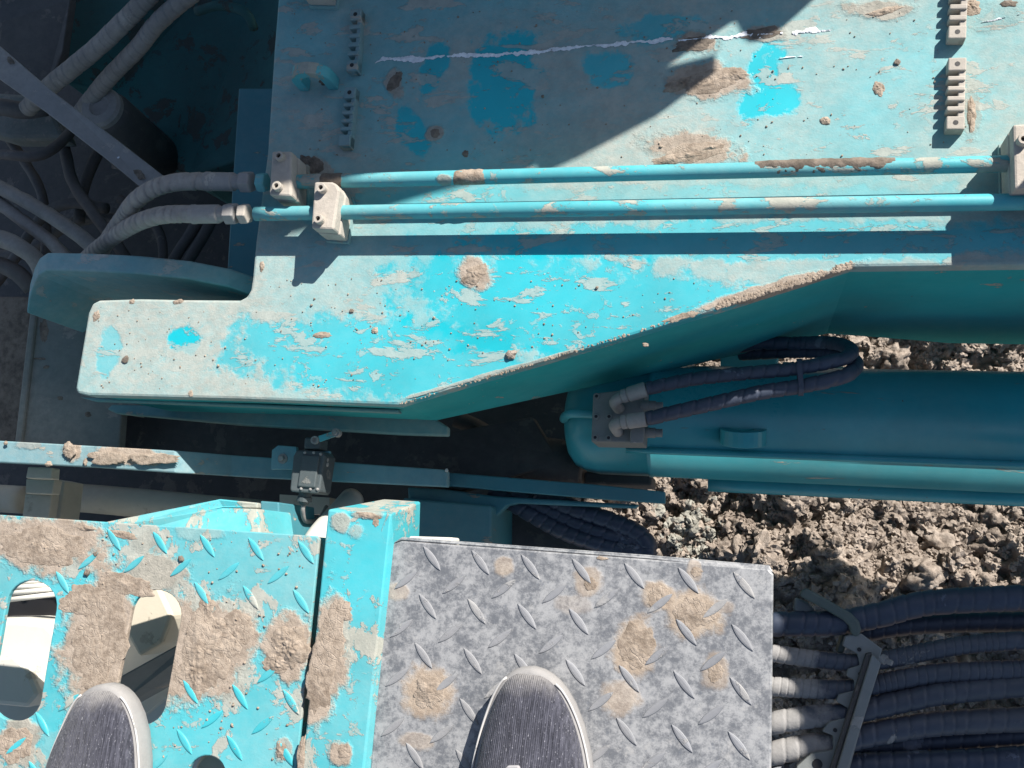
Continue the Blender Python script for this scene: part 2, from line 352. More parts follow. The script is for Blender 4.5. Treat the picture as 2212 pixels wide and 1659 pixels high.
v, f = join(*parts); o = obj('pale_rubble', v, f, M['pale'], smooth=False); o['kind'] = 'stuff'
def stone(px, py, r, mat, label):
    a = P(px, py, ZG); t = lump((a.x, a.y, gh(a.x, a.y) + r * .25), r, ICO4, amp=.75, fr=1.5, rnd=rg)
    o = obj('stone' if mat is M['pale'] else 'soil_lump', *t, mat, smooth=True); tag(o, label, 'stone' if mat is M['pale'] else 'soil lump')
stone(1412, 1098, .018, M['pale'], 'small pale stone on the soil just right of the turquoise beam tip')
stone(1985, 1240, .036, M['clod'], 'large soil lump above the thick black hose near the bent bracket')
stone(2035, 1175, .034, M['clod'], 'large broad soil lump on the ground below the lift cylinder')
stone(1700, 1075, .03, M['clod'], 'rounded soil lump on the ground close under the lift cylinder')
stone(2150, 1110, .03, M['clod'], 'rough soil lump at the far right of the ground below the cylinder')
stone(1935, 765, .03, M['clod'], 'soil lump seen in the gap between boom and cylinder beside the hose loop')
stone(1600, 1190, .035, M['clod'], 'soil lump beside the patch of pale rubble')
stone(1790, 1205, .028, M['clod'], 'soil lump beyond the top corner of the grey tread plate')

# ---------------------------------------------------------------- boom
ZB = -.1
pe = [(600, 0), (591, 110), (577, 330), (552, 520), (545, 600), (541, 626), (533, 640), (518, 648), (400, 647), (300, 645), (214, 648), (199, 655), (190, 676), (163, 838), (166, 849), (190, 854), (520, 862), (860, 875), (1100, 803), (1350, 729), (1600, 654), (1815, 585), (1840, 577), (2212, 572)]
top = [P(x, y, ZB) for x, y in pe]
XE = 2.2; YF = .76
top += [Vector((XE, top[-1].y, ZB)), Vector((XE, YF, ZB)), Vector((.36, YF, ZB)), Vector((top[0].x - .01, .92, ZB))]
bp = top[0]
boom = thing('boom', 'turquoise excavator boom with dusty flat top carrying two pipes', 'boom', (-.3, .5, -.3))
obj('top_plate', *prism(top, [v - Vector((0, 0, .024)) for v in top]), M['boom_top'], boom, bevel=.004)
# web: the box section under the plate, deeper towards the right
def zbot(x): return -.27 - .26 * max(0, min(1, (x + .46) / .75))
cen = Vector((-.2, .6, 0)); wt = []
for v_ in top:
    q = v_.copy()
    q.y += .004 if q.y < .45 else -.004
    q.z = ZB - .0242; wt.append(q)
wb = [Vector((q.x + (.03 if q.x < -.6 else 0), q.y, zbot(q.x))) for q in wt]
obj('box_section', *prism(wt, wb), M['boom_side'], boom, bevel=.003)
fl = [(230, 884), (240, 874), (640, 880), (870, 890), (940, 905), (966, 922), (966, 941), (860, 938), (520, 918), (250, 893)]
obj('bottom_flange', *slab(fl, -.275, .018), M['boom_under'], boom, bevel=.003)
st = [(172, 858), (860, 884), (862, 892), (520, 878), (200, 866)]
obj('edge_rib', *slab(st, -.16, .014), M['boom_under'], boom, bevel=.002)
# unseen plates added further along the boom, shaped to shade the hoses
for yy in (.42, .62):
    prof = [(.40, -.1), (.415, .20), (.45, .262), (.50, .305), (.60, .40), (.78, .54), (1.1, .52), (1.3, .3), (1.4, -.1)]
    a = [Vector((x + (.045 if yy > .5 else 0), yy, z)) for x, z in prof]; obj('shade_plate', *prism(a, [p + Vector((0, .04, 0)) for p in a]), M['lug_paint'], boom, bevel=.004)
# pipes
ZP = -.0655
p1a, p1b = P(600, 394, ZP), P(2205, 353, ZP); p2a, p2b = P(552, 462, ZP), P(2205, 436, ZP)
p1b = p1b + (p1b - p1a).normalized() * .6; p2b = p2b + (p2b - p2a).normalized() * .6
for a, b_ in ((p1a, p1b), (p2a, p2b)):
    obj('hydraulic_pipe', *tube([a, b_], .0101, 24, .03), M['pipe_paint'], boom, smooth=True)
def bolt_geo(c, r, h, axis=(0, 0, 1)):
    u = r * .52
    return lathe(c, axis, [(0, r), (h * .9, r), (h, r * .9), (h, u), (h * .45, u * .98)], 18)
def clamp(poly, zt, zbase, bolts):
    k = obj('pipe_clamp', *slab(poly, zt, .02), M['clamp'], boom, bevel=.003)
    t = [P(x, y, zt) - Vector((0, 0, .0215)) for x, y in poly]
    obj('clamp_base', *prism(t, [v - Vector((0, 0, zt - .0215 - zbase - .008)) for v in t]), M['clamp'], k, bevel=.0025)
    c = sum(t, Vector()) / len(t); t2 = [c + (v - c) * 1.04 for v in t]
    t2 = [Vector((v.x, v.y, zbase + .0075)) for v in t2]
    obj('weld_pad', *prism(t2, [Vector((v.x, v.y, zbase - .001)) for v in t2]), M['boom_top'], k)
    for x, y in bolts:
        c = P(x, y, zt + .008); c.z = zt - .001
        v, f = bolt_geo(c, .0068, .010)
        o = obj('socket_bolt', v, f, M['clamp'], k, smooth=False)
        s = obj('socket', *lathe(c + Vector((0, 0, .0048)), (0, 0, 1), [(0, .0034), (.0008, .0033)], 6), M['hole'], k)
clamp([(587, 326), (630, 326), (629, 424), (581, 421)], -.042, ZB, [(602, 336), (597, 401)])
clamp([(679, 392), (716, 392), (727, 397), (733, 412), (720, 496), (672, 493)], -.042, ZB, [(693, 405), (687, 472)])
clamp([(2188, 268), (2300, 262), (2300, 402), (2192, 408)], -.034, ZB, [(2212, 300), (2240, 380)])
clamp([(2350, 330), (2420, 330), (2415, 470), (2345, 470)], -.036, ZB, [(2380, 360), (2380, 440)])
clamp([(642, -120), (702, -120), (698, -26), (638, -28)], -.045, ZB, [(665, -90)])
# cable combs
def comb(x0, y0, x1, y1, wd, n, mat, hz=.017, holes=(1, 1)):
    a = P(x0, y0, ZB); b_ = P(x1, y1, ZB); d = (b_ - a); L = d.length; d.normalize(); s = Vector((-d.y, d.x, 0)); s = s if s.x > 0 else -s
    ww = wd * 1.2 / F
    def bx(t0, t1, s0, s1, z0, z1):
        q = [a + d * t0 + s * s0, a + d * t1 + s * s0, a + d * t1 + s * s1, a + d * t0 + s * s1]
        return prism([p + Vector((0, 0, z1)) for p in q], [p + Vector((0, 0, z0)) for p in q])
    k = obj('cable_comb', *bx(0, L, ww * .62, ww, -.0005, hz * .8), mat, boom, bevel=.0012)
    e = .0175
    for t0, hh in ((0, holes[0]), (L - e, holes[1])):
        obj('end_block', *bx(t0, t0 + e, 0, ww * 1.0, -.0006, hz), mat, k, bevel=.0015)
        if hh:
            c = a + d * (t0 + e / 2) + s * ww * .5 + Vector((0, 0, hz - .004))
            obj('hole', *lathe(c, (0, 0, 1), [(0, .0032), (.0042, .0032)], 14), M['hole'], k)
    gap = (L - 2 * e) / (n * 2 + 1)
    for i in range(n):
        t = e + gap * (i * 2 + 1)
        obj('tooth', *bx(t, t + gap * .95, 0, ww * .98, -.0007, hz * .97), mat, k, bevel=.0015)
comb(766, 34, 757, 166, 30, 4, M['lug_paint']); comb(754, 200, 740, 326, 30, 4, M['lug_paint'], holes=(1, 0))
comb(2051, -60, 2042, 98, 36, 4, M['clamp']); comb(2043, 139, 2038, 292, 36, 4, M['clamp'])
# lifting eye: half ring standing on the plate
c0 = P(690, 196, ZB); V = []; n = 20; m_ = n + 3
for r_, yy in ((.029, 0), (.029, .018), (.015, .018), (.015, 0)):
    V.append(c0 + Vector((r_ * 1.05, yy, 0)))
    for i in range(n + 1):
        a = math.pi * i / n; V.append(c0 + Vector((math.cos(a) * r_ * 1.05, yy, math.sin(a) * r_ + .024)))
    V.append(c0 + Vector((-r_ * 1.05, yy, 0)))
Fa = []
for k in range(4):
    for i in range(m_ - 1):
        a = k * m_ + i; b_ = ((k + 1) % 4) * m_ + i; Fa.append([a, a + 1, b_ + 1, b_])
Fa += [[k * m_ for k in range(4)], [k * m_ + m_ - 1 for k in range(4)][::-1]]
obj('lifting_eye', V, Fa, M['post_paint'], boom, bevel=.0012)
# white paint line, ragged
def chalk(pts, wd, z=ZB, prob=1, seed=0):
    rr = random.Random(seed); path = smooth_path([P(x, y, z) for x, y in pts], .0015); V = []; Fa = []; wide = []
    for k, (p, s) in enumerate(path):
        a = path[max(k - 1, 0)][0]; b_ = path[min(k + 1, len(path) - 1)][0]; d = (b_ - a).normalized(); q = Vector((-d.y, d.x, 0))
        e = min(1, (k + 1) / 10, (len(path) - k) / 10)
        def half(o_): return wd * e * max(0, prob - .25 + 1.5 * noise.noise(Vector((s * 38, seed, o_))) + .9 * noise.noise(Vector((s * 150, seed, o_))) + .5 * noise.noise(Vector((s * 420, seed, o_))))
        w1, w2 = half(0.3), half(7.7); off = q * wd * .9 * noise.noise(Vector((s * 22, seed, 4)))
        V += [p + q * w1 + off + Vector((0, 0, .0006)), p + off + Vector((0, 0, .0014)), p - q * w2 + off + Vector((0, 0, .0006))]
        wide.append(w1 + w2)
    for k in range(len(path) - 1):
        if min(wide[k], wide[k + 1]) < wd * .25: continue
        Fa += [[3 * k, 3 * k + 1, 3 * k + 4, 3 * k + 3], [3 * k + 1, 3 * k + 2, 3 * k + 5, 3 * k + 4]]
    return V, Fa
obj('paint_line', *chalk([(808, 138), (850, 130), (960, 122), (1075, 118), (1120, 117), (1200, 106), (1280, 98), (1370, 92), (1440, 88), (1530, 84), (1600, 78), (1670, 73)], .0031, seed=1), M['chalk'], boom)
obj('paint_line', *chalk([(1670, 73), (1720, 70), (1800, 66)], .0045, prob=.8, seed=2), M['chalk'], boom)
obj('paint_line', *chalk([(1680, 128), (1760, 122)], .0022, prob=.7, seed=5), M['chalk'], boom)
obj('paint_line', *chalk([(2090, 55), (2150, 42), (2212, 30)], .0016, prob=.6, seed=6), M['chalk'], boom)
# dried mud: flat irregular splats
def splat(px, py, rx, ry, ang, h, z, mat, parent, name='mud_splat', rough=1.0, n=26):
    m = (H - z) / F; c = P(px, py, z); V = []; Fa = []; sd = Vector((px * .13, py * .17, 2))
    seg = n * 2; rings = n * 2 // 3
    for j in range(rings + 1):
        t = j / rings
        for i in range(seg):
            a = 2 * math.pi * i / seg; e = Vector((math.cos(a), math.sin(a), 0))
            k = 1 + .38 * noise.noise(e * 1.3 + sd) + .22 * noise.noise(e * 4 + sd) + .10 * noise.noise(e * 11 + sd)
            x = e.x * rx * k * t * m; y = e.y * ry * k * t * m
            q = Vector((x * math.cos(ang) - y * math.sin(ang), x * math.sin(ang) + y * math.cos(ang), 0))
            w_ = (c + q) * 1.0
            nn = .45 + .75 * noise.noise(w_ * 45) + .55 * abs(noise.noise(w_ * 110)) + .25 * noise.noise(w_ * 260)
            nn += .5 * abs(noise.noise(w_ * 180)) - .25 * abs(noise.noise(w_ * 70 + sd)) + .2 * noise.noise(w_ * 420)
            hh = .30 * h * max(0, nn * rough + (1 - rough) * .6) * (1 - t ** 1.6) - (.0008 if t > .97 else 0)
            V.append(c + q + Vector((0, 0, hh + .0003)))
    for j in range(rings):
        for i in range(seg):
            Fa.append([j * seg + i, j * seg + (i + 1) % seg, (j + 1) * seg + (i + 1) % seg, (j + 1) * seg + i])
    return obj(name, V, Fa, mat, parent, smooth=True)
for (x, y, rx, ry, an, h, mt) in [(1530, 176, 74, 28, .18, .010, 'mud'), (1470, 182, 40, 16, .3, .012, 'mud'), (1585, 160, 30, 16, 0, .008, 'mud'), (1465, 342, 60, 12, .14, .010, 'mud'), (1500, 328, 70, 22, .1, .003, 'mud'), (1540, 318, 28, 6, .22, .010, 'mud'), (1910, 24, 36, 9, .2, .008, 'mud'), (1898, 192, 13, 18, .3, .016, 'mud'), (1783, 261, 11, 10, 0, .012, 'mud'), (1025, 592, 30, 22, .5, .010, 'mud'), (1500, 95, 44, 18, .1, .008, 'mud_dark'), (1645, 72, 44, 14, .1, .007, 'mud_dark'), (852, 175, 16, 30, -.5, .006, 'mud_dark'), (940, 288, 13, 13, 0, .006, 'mud_dark'), (1005, 332, 9, 9, 0, .007, 'mud_dark'), (672, 355, 34, 24, -.5, .014, 'mud_dark'), (2098, 245, 9, 42, 0, .010, 'mud'), (2098, 15, 20, 20, 0, .016, 'mud'), (705, 168, 26, 20, -.7, .012, 'mud_dark'), (750, 312, 17, 12, 0, .014, 'mud_dark'), (1470, 684, 38, 7, .3, .006, 'mud'), (695, 724, 26, 8, .05, .006, 'mud'), (810, 714, 9, 9, 0, .008, 'mud'), (208, 682, 10, 14, 0, .006, 'mud'), (285, 652, 9, 7, 0, .008, 'mud'), (412, 850, 7, 8, 0, .003, 'mud'), (385, 652, 16, 6, .2, .006, 'mud'), (566, 575, 7, 14, 0, .006, 'mud'), (1395, 745, 8, 5, 0, .006, 'mud'), (2180, 8, 18, 8, 0, .005, 'mud_dark')]:
    splat(x, y, rx, ry, an, h, ZB, M[mt], boom, n=20 if rx < 30 else 28)
# mud crust along the sloping edge
rr = random.Random(5); parts = []
for i in range(700):
    t = rr.random(); t = t if rr.random() < .45 else .6 + .4 * rr.random()
    if noise.noise(Vector((t * 14, 1, 0))) < -.15: continue
    big = 1.25 if t > .64 else .65
    x = 862 + (1838 - 862) * t; y = 875 + (577 - 875) * t + 1 - rr.random() ** 1.6 * 9 * big
    r = rr.uniform(.0008, .0026) * big; c = P(x, y, ZB); parts.append(lump((c.x, c.y, ZB + r * .1), r, ICO1, flat=.4, amp=.7, rnd=rr))
o = obj('mud_crust', *join(*parts), M['mud'], boom); o['kind'] = 'stuff'
# mud on the pipe
V = []; path = smooth_path([P(1632, 366, -.056), P(1930, 352, -.056)], .003)
def pipe_mud(pa, pb, seed, mat, r0=.0102, th=.0026):
    V = []; Fa = []; path = smooth_path([pa, pb], .0025); n = 16; m = len(path)
    d = (pb - pa).normalized(); s = Vector((-d.y, d.x, 0))
    for k, (p, q) in enumerate(path):
        e = min(1, k / (m * .1), (m - 1 - k) / (m * .15))
        for i in range(n + 1):
            a = math.radians(-20 + 200 * i / n)
            nn = .55 + .6 * noise.noise(Vector((q * 70, a * 1.3, seed))) + .4 * noise.noise(Vector((q * 190, a * 3, seed)))
            side = math.sin(math.pi * i / n) ** .5 if i not in (0, n) else 0
            rr_ = r0 - .0006 + th * max(0, nn) * e * side
            V.append(p + s * math.cos(a) * rr_ + Vector((0, 0, 1)) * math.sin(a) * rr_)
    for k in range(m - 1):
        for i in range(n): Fa.append([k * (n + 1) + i, k * (n + 1) + i + 1, (k + 1) * (n + 1) + i + 1, (k + 1) * (n + 1) + i])
    return obj('pipe_mud', V, Fa, mat, boom, smooth=True)
pipe_mud(P(1630, 365.5, ZP), P(1932, 357.5, ZP), 1, M['mud_dark']); pipe_mud(P(982, 385, ZP), P(1052, 383, ZP), 2, M['mud']); pipe_mud(P(695, 391.5, ZP), P(745, 390.5, ZP), 3, M['mud_dark'])
# loose chip and stone crumbs on the boom
def chip(px, py, z, r, label, mat='clod', flat=.5, name='stone_chip', cat='stone chip'):
    c = P(px, py, z); o = obj(name, *lump((c.x, c.y, z + r * flat * .6), r, ICO2, amp=.5, flat=flat, rnd=rr), M[mat]); tag(o, label, cat)
chip(1105, 766, ZB, .0075, 'largest loose earth chip on the bright turquoise part of the boom foot')
chip(760, 672, ZB, .0035, 'small dark crumb on the boom foot left of the larger chip', 'mud_dark')
chip(272, 776, ZB, .005, 'dark crumb near the left end of the boom foot', 'mud_dark')
chip(1938, 135, ZB, .0035, 'tiny grey stone chip on the sunlit boom beside the right comb', 'clod')
rg = random.Random(11); parts = []
for i in range(420):
    if rg.random() < .55: x, y = rg.uniform(200, 1500), rg.uniform(600, 860)
    else: x, y = rg.uniform(600, 2100), rg.uniform(20, 340)
    if y > 850 - max(0, (x - 860)) * .304 - 8 or (x < 560 and y < 655): continue
    r = rg.uniform(.0006, .0016) * (1.8 if rg.random() < .05 else 1); c = P(x, y, ZB); parts.append(lump((c.x, c.y, ZB + r * .5), r, ICO1, rnd=rg))
for i in range(160):
    x, y = rg.uniform(20, 680), rg.uniform(1130, 1640)
    if any(((x - a) / 75) ** 2 + ((y - b_) / 190) ** 2 < 1 for a, b_ in ((62, 1405), (325, 1420))) or x > 735 - .1 * (y - 1160) - 70: continue
    r = rg.uniform(.0007, .002); c = P(x, y, 0); parts.append(lump((c.x, c.y, r * .5), r, ICO1, rnd=rg))
o = obj('grit', *join(*parts), M['mud']); o['kind'] = 'stuff'

# ---------------------------------------------------------------- hoses feeding the boom pipes
def hexnut(c, d, r, h): return lathe(c, d, [(0, r * .9), (h * .12, r), (h * .88, r), (h, r * .9)], 6)
def boom_hose(pts, fer0, fer1, nut, nut2, label, r):
    a = P(*fer0); b_ = P(*fer1); d = (b_ - a).normalized(); L = (b_ - a).length
    t = thing('hydraulic_hose', label, 'hose', a, 'hoses coupled to the boom pipes')
    obj('hose_sleeve', *tube(pxpath(pts) + [a + d * .004], r, 18, pitch=.0215, groove=.13, seed=len(label)), M['hose_dust'], t, smooth=True)
    obj('ferrule', *lathe(a, d, [(0, r * .97), (.001, r * 1.09), (L * .12, r * 1.09), (L * .14, r * 1.04), (L * .86, r * 1.04), (L * .9, r * .85), (L + .006, r * .8)], 24), M['steel'], t, smooth=False)
    obj('swivel_nut', *hexnut(P(*nut), d, r * 1.22, .018), M['steel'], t, bevel=.001)
    obj('pipe_nut', *hexnut(P(*nut2[0]), d, r * nut2[1], nut2[2]), nut2[3], t, bevel=.001)
zf = ZP
boom_hose([(190, 590, -.30), (232, 520, -.22), (265, 472, -.15), (294, 433, -.10), (340, 404, -.075), (394, 393, -.067)], (446, 392, zf), (514, 393, zf), (521, 393, zf), ((558, 394, zf), 1.1, .014, M['pipe_paint']), 'upper dusty ribbed hose coupled to the boom pipe by a turquoise nut', .0131)
boom_hose([(150, 600, -.33), (196, 550, -.26), (251, 508, -.17), (304, 478, -.10), (358, 464, -.07)], (415, 463, zf), (482, 462, zf), (488, 462, zf), ((519, 462, zf), 1.15, .014, M['clamp']), 'lower dusty ribbed hose coupled to the boom pipe by a sunlit steel nut', .0131)

# ---------------------------------------------------------------- cavity beside the boom
lug = thing('frame_lug', 'arched turquoise lug plate standing behind the left end of the boom foot', 'lug plate', P(300, 570, -.3))
up = [(62, 640, -.22), (66, 610, -.19), (76, 575, -.165), (86, 556, -.155), (103, 545, -.15), (205, 547, -.15), (301, 552, -.155), (410, 563, -.165), (496, 580, -.18), (560, 602, -.20), (640, 640, -.24)]
a = [P(*q) for q in up]; b_ = [v + Vector((.002, -.030, 0)) for v in a]
V = []; Fa = []
for p, q in zip(a, b_): V += [p, q, Vector((q.x, q.y, -.62)), Vector((p.x, p.y, -.62))]
for i in range(len(a) - 1):
    for k in range(4): Fa.append([4 * i + k, 4 * i + (k + 1) % 4, 4 * i + 4 + (k + 1) % 4, 4 * i + 4 + k])
Fa += [[0, 1, 2, 3], [4 * len(a) - 4 + k for k in range(4)][::-1]]
obj('lug_plate', V, Fa, M['arch_paint'], lug, bevel=.003)
db = thing('frame_bracket', 'dusty grey-green bracket plate below the left end of the boom foot', 'bracket', P(150, 800, -.3))
obj('bracket_plate', *slab([(73, 640), (300, 640), (300, 900), (262, 893), (256, 975), (34, 975), (52, 790)], -.36, .02), M['deck'], db, bevel=.003)
obj('bracket_edge', *slab([(66, 650), (80, 650), (45, 960), (30, 960)], -.352, .2), M['deck'], db, bevel=.004)
obj('side_plate', *slab([(258, 870), (640, 880), (960, 935), (1150, 900), (1210, 1000), (1000, 1060), (258, 980)], -.46, .03), M['dark'], db, bevel=.003)
for (x, y, rx, ry, an) in [(95, 715, 14, 34, .2), (85, 775, 26, 3, 0), (100, 793, 10, 5, .1), (130, 860, 9, 6, 0), (42, 910, 5, 14, 0), (190, 895, 10, 8, 0)]:
    splat(x, y, rx, ry, an, .006, -.36, M['mud_dark'], db, 'mud_splat', n=16)
deck = thing('machine_deck', 'dark oily machine deck at the bottom of the bay beside the boom', 'deck', P(300, 500, -.75))
obj('deck_plate', *slab([(-700, -250), (800, -250), (1080, 300), (1240, 780), (1290, 1050), (1120, 1075), (1090, 1250), (1000, 1900), (-700, 1900)], -.74, .05), M['dark'], deck)
obj('dirt_bed', *slab([(-60, 640), (70, 640), (42, 960), (-60, 960)], -.45, .05), M['mud_dark'], deck, bevel=.004)
obj('back_wall', *slab([(120, -250), (640, -250), (640, 60), (610, 200), (520, 345), (410, 380), (320, 330), (250, 200), (135, 175)], [-.40, -.40, -.40, -.42, -.5, -.55, -.55, -.5, -.42], .25), M['wall'], deck, bevel=.004)
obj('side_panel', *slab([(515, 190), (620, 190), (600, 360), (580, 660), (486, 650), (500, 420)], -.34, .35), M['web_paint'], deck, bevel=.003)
obj('rubber_flap', *slab([(-120, -200), (158, -200), (150, 0), (134, 110), (100, 205), (40, 175), (-120, 90)], [-.28, -.28, -.30, -.32, -.36, -.34, -.30], .02), M['dark'], deck, bevel=.003)
obj('grey_cowl', *slab([(-120, 190), (100, 205), (140, 300), (20, 300), (-120, 260)], -.52, .05), M['deck'], deck, bevel=.01)
fb = obj('flat_bar', *slab([(-60, 50), (0, 100), (110, 195), (250, 300), (358, 384), (332, 412), (300, 402), (240, 352), (100, 243), (0, 172), (-60, 130)], [-.19] * 2 + [-.2, -.215, -.23, -.235, -.23, -.22, -.2, -.19, -.19], .008), M['bar'], None, bevel=.002)
for x, y, r in ((121, 228, .006), (112, 232, .002), (190, 292, .0025), (256, 340, .0022), (60, 160, .0018)):
    c = P(x, y, -.207 if x < 130 else -.22); obj('paint_chip', *lump((c.x, c.y, c.z), r, ICO2, flat=.35, rnd=random.Random(x)), M['chalk'], fb)
for x, y, rx, ry in ((22, 130, 16, 8), (92, 205, 18, 12), (250, 352, 26, 14), (300, 375, 22, 10), (160, 262, 14, 6)):
    splat(x, y, rx, ry, -.7, .004, -.19 if x < 60 else (-.203 if x < 130 else -.228), M['mud_dark'], fb, n=16)
tag(fb, 'long grey flat steel bar crossing the dark bay diagonally', 'steel bar')
pin = thing('swing_pin', 'round dusty end cap of a dark cylinder lying under the flat bar', 'cylinder', P(222, 236, -.36))
a = P(222, 236, -.34); b_ = P(350, 345, -.55)
obj('cylinder_body', *lathe(a, b_ - a, [(0, .040), (.02, .045), ((b_ - a).length, .045)], 28), M['dark'], pin, smooth=True)
obj('end_cap', *lathe(a, a - b_, [(-.004, .041), (.006, .041), (.012, .036), (.013, .02), (.008, .017), (.007, .001)], 28), M['bar'], pin)
BH = [([(-40, 340, -.5), (0, 334, -.48), (72, 338, -.48), (118, 319, -.5), (165, 270, -.55)], .0095, 'hose_dark', 'dark hose bending across the far left of the bay below the flat bar'),
      ([(130, 270, -.6), (140, 322, -.57), (158, 394, -.54), (200, 458, -.52), (250, 525, -.52), (300, 600, -.55)], .0105, 'hose_dark', 'dark hose curving down the middle of the bay to the arched lug'),
      ([(-40, 385, -.42), (0, 405, -.42), (72, 444, -.41), (161, 501, -.40), (230, 560, -.42)], .0125, 'hose_dust', 'grey hose running diagonally to the lug, upper one of the parallel pair'),
      ([(-40, 415, -.43), (0, 440, -.43), (60, 485, -.43), (118, 530, -.43), (170, 590, -.45)], .0115, 'hose_dust', 'grey hose running diagonally to the lug, lower one of the parallel pair'),
      ([(-40, 512, -.40), (0, 515, -.40), (45, 535, -.40), (80, 565, -.42), (100, 620, -.46)], .0145, 'hose_dust', 'thick grey hose ending behind the rounded corner of the arched lug'),
      ([(-40, 560, -.43), (0, 572, -.43), (40, 592, -.43), (70, 625, -.45)], .014, 'hose_dark', 'thick dark hose lowest in the bay above the dirt bed'),
      ([(225, 310, -.62), (205, 345, -.6), (181, 405, -.6), (170, 480, -.6)], .0105, 'hose_dark', 'short dark hose dropping steeply beneath the flat bar'),
      ([(425, 480, -.5), (412, 505, -.5), (385, 545, -.5), (360, 590, -.52)], .0095, 'hose_dark', 'thin dark hose left of the pair that slopes behind the ferrules'),
      ([(455, 480, -.5), (440, 510, -.5), (415, 550, -.5), (395, 590, -.52)], .0095, 'hose_dark', 'thin dark hose right of the pair that slopes behind the ferrules'),
      ([(-40, 240, -.46), (0, 232, -.45), (50, 238, -.46), (100, 232, -.48)], .016, 'hose_dark', 'mud-caked hose passing behind the upper end of the flat bar'),
      ([(-40, 650, -.55), (30, 560, -.55), (90, 470, -.56), (150, 440, -.56), (230, 450, -.56)], .010, 'hose_dark', 'dark hose arching beneath the parallel grey pair'),
      ([(20, 300, -.6), (60, 360, -.6), (90, 420, -.6), (100, 520, -.6), (90, 600, -.6)], .0095, 'hose_dark', 'dark hose dropping straight behind the parallel grey pair'),
      ([(260, 430, -.62), (320, 470, -.6), (350, 520, -.6), (350, 600, -.6)], .0085, 'hose_dark', 'thin dark hose behind the couplings nearest the arched lug'),
      ([(380, 330, -.62), (420, 350, -.6), (460, 345, -.6), (500, 360, -.62)], .007, 'hose_dark', 'thin dark hose beside the dark cylinder body'),
      ([(300, 480, -.66), (210, 470, -.64), (140, 490, -.64), (60, 540, -.64), (-40, 560, -.64)], .011, 'hose_dark', 'deep dark hose running level below all others in the bay'),
      ([(425, 25, -.34), (470, 12, -.33), (510, 18, -.33), (535, 32, -.33), (548, 60, -.36)], .0075, 'wall', 'thin teal pipe curving at the top of the bay beside the boom')]
for pts, r, mt, lb in BH:
    o = obj('bay_hose' if 'pipe' not in lb else 'bay_pipe', *tube(pxpath(pts), r * 1.15, 14, .012, jit=.12, seed=len(lb)), M[mt], smooth=True); tag(o, lb, 'hose' if 'pipe' not in lb else 'pipe', 'hoses in the dark bay' if 'pipe' not in lb else None)
for pts, r, lb in [([(60, 235, -.33), (107, 188, -.29), (200, 111, -.25), (272, 43, -.22), (330, -20, -.20), (400, -110, -.2)], .0165, 'left one of the two thick ribbed grey hoses rising to the top of the bay'),
                   ([(170, 250, -.36), (228, 176, -.31), (297, 104, -.26), (340, 50, -.23), (392, 4, -.21), (450, -35, -.2), (540, -70, -.2)], .0155, 'right one of the two thick ribbed grey hoses rising to the top of the bay')]:
    o = obj('ribbed_hose', *tube(pxpath(pts), r, 18, pitch=.019, groove=.06, jit=.05, seed=len(lb)), M['hose_dust'], smooth=True); tag(o, lb, 'hose', 'thick ribbed hoses in the bay')

# ---------------------------------------------------------------- lift cylinder below the boom
zc = -.43
A = P(1275, 905, zc); Bv = P(2212, 934, zc); Dv = (Bv - A).normalized(); Rc = .090
cyl = thing('lift_cylinder', 'big turquoise hydraulic lift cylinder lying below the boom', 'hydraulic cylinder', A)
Lc = 1.7
obj('barrel', *lathe(A, Dv, [(-.035, .045), (-.03, .062), (-.018, .078), (0, .086), (.02, Rc - .0005), (.10, Rc - .0005), (.1005, Rc + .001), (.106, Rc + .001), (.1065, Rc), (Lc, Rc)], 64), M['cyl_paint'], cyl, smooth=True)
up_ = Vector((0, 0, 1)); sd = Dv.cross(up_).normalized()     # sd: towards the picture's bottom
def oncyl(t, ang, k=1.0): return A + Dv * t + (up_ * math.cos(ang) + sd * math.sin(ang)) * Rc * k
tq = math.radians(38)
obj('guide_strip', *tube([oncyl(.07, tq, 1.02), oncyl(Lc, tq, 1.02)], .0055, 12, .05), M['cyl_paint'], cyl, smooth=True)
obj('side_tube', *tube([A + Dv * .19 + sd * .088 - up_ * .075, A + Dv * Lc + sd * .088 - up_ * .075], .016, 16, .05), M['cyl_paint'], cyl, smooth=True)
def clug(t):
    k = thing  # lug with an eye welded on the barrel
    c = oncyl(t, math.radians(20), 1.0); V = []; n = 14
    out = (up_ * math.cos(math.radians(20)) + sd * math.sin(math.radians(20))); tn = sd * math.cos(math.radians(20)) - up_ * math.sin(math.radians(20))
    for r_, yy in ((.034, .012), (.034, -.012), (.016, -.012), (.016, .012)):
        for i in range(n + 1):
            a = math.pi * i / n; V.append(c + Dv * (math.cos(a) * r_) + out * (math.sin(a) * r_ * .9 + .001) + tn * yy)
    Fa = []
    for q in range(4):
        for i in range(n):
            a = q * (n + 1) + i; b2 = ((q + 1) % 4) * (n + 1) + i; Fa.append([a, a + 1, b2 + 1, b2])
    Fa += [[q * (n + 1) for q in range(4)], [q * (n + 1) + n for q in range(4)][::-1]]
    obj('barrel_lug', V, Fa, M['cyl_paint'], cyl, bevel=.001)
clug(.245); clug(.72)
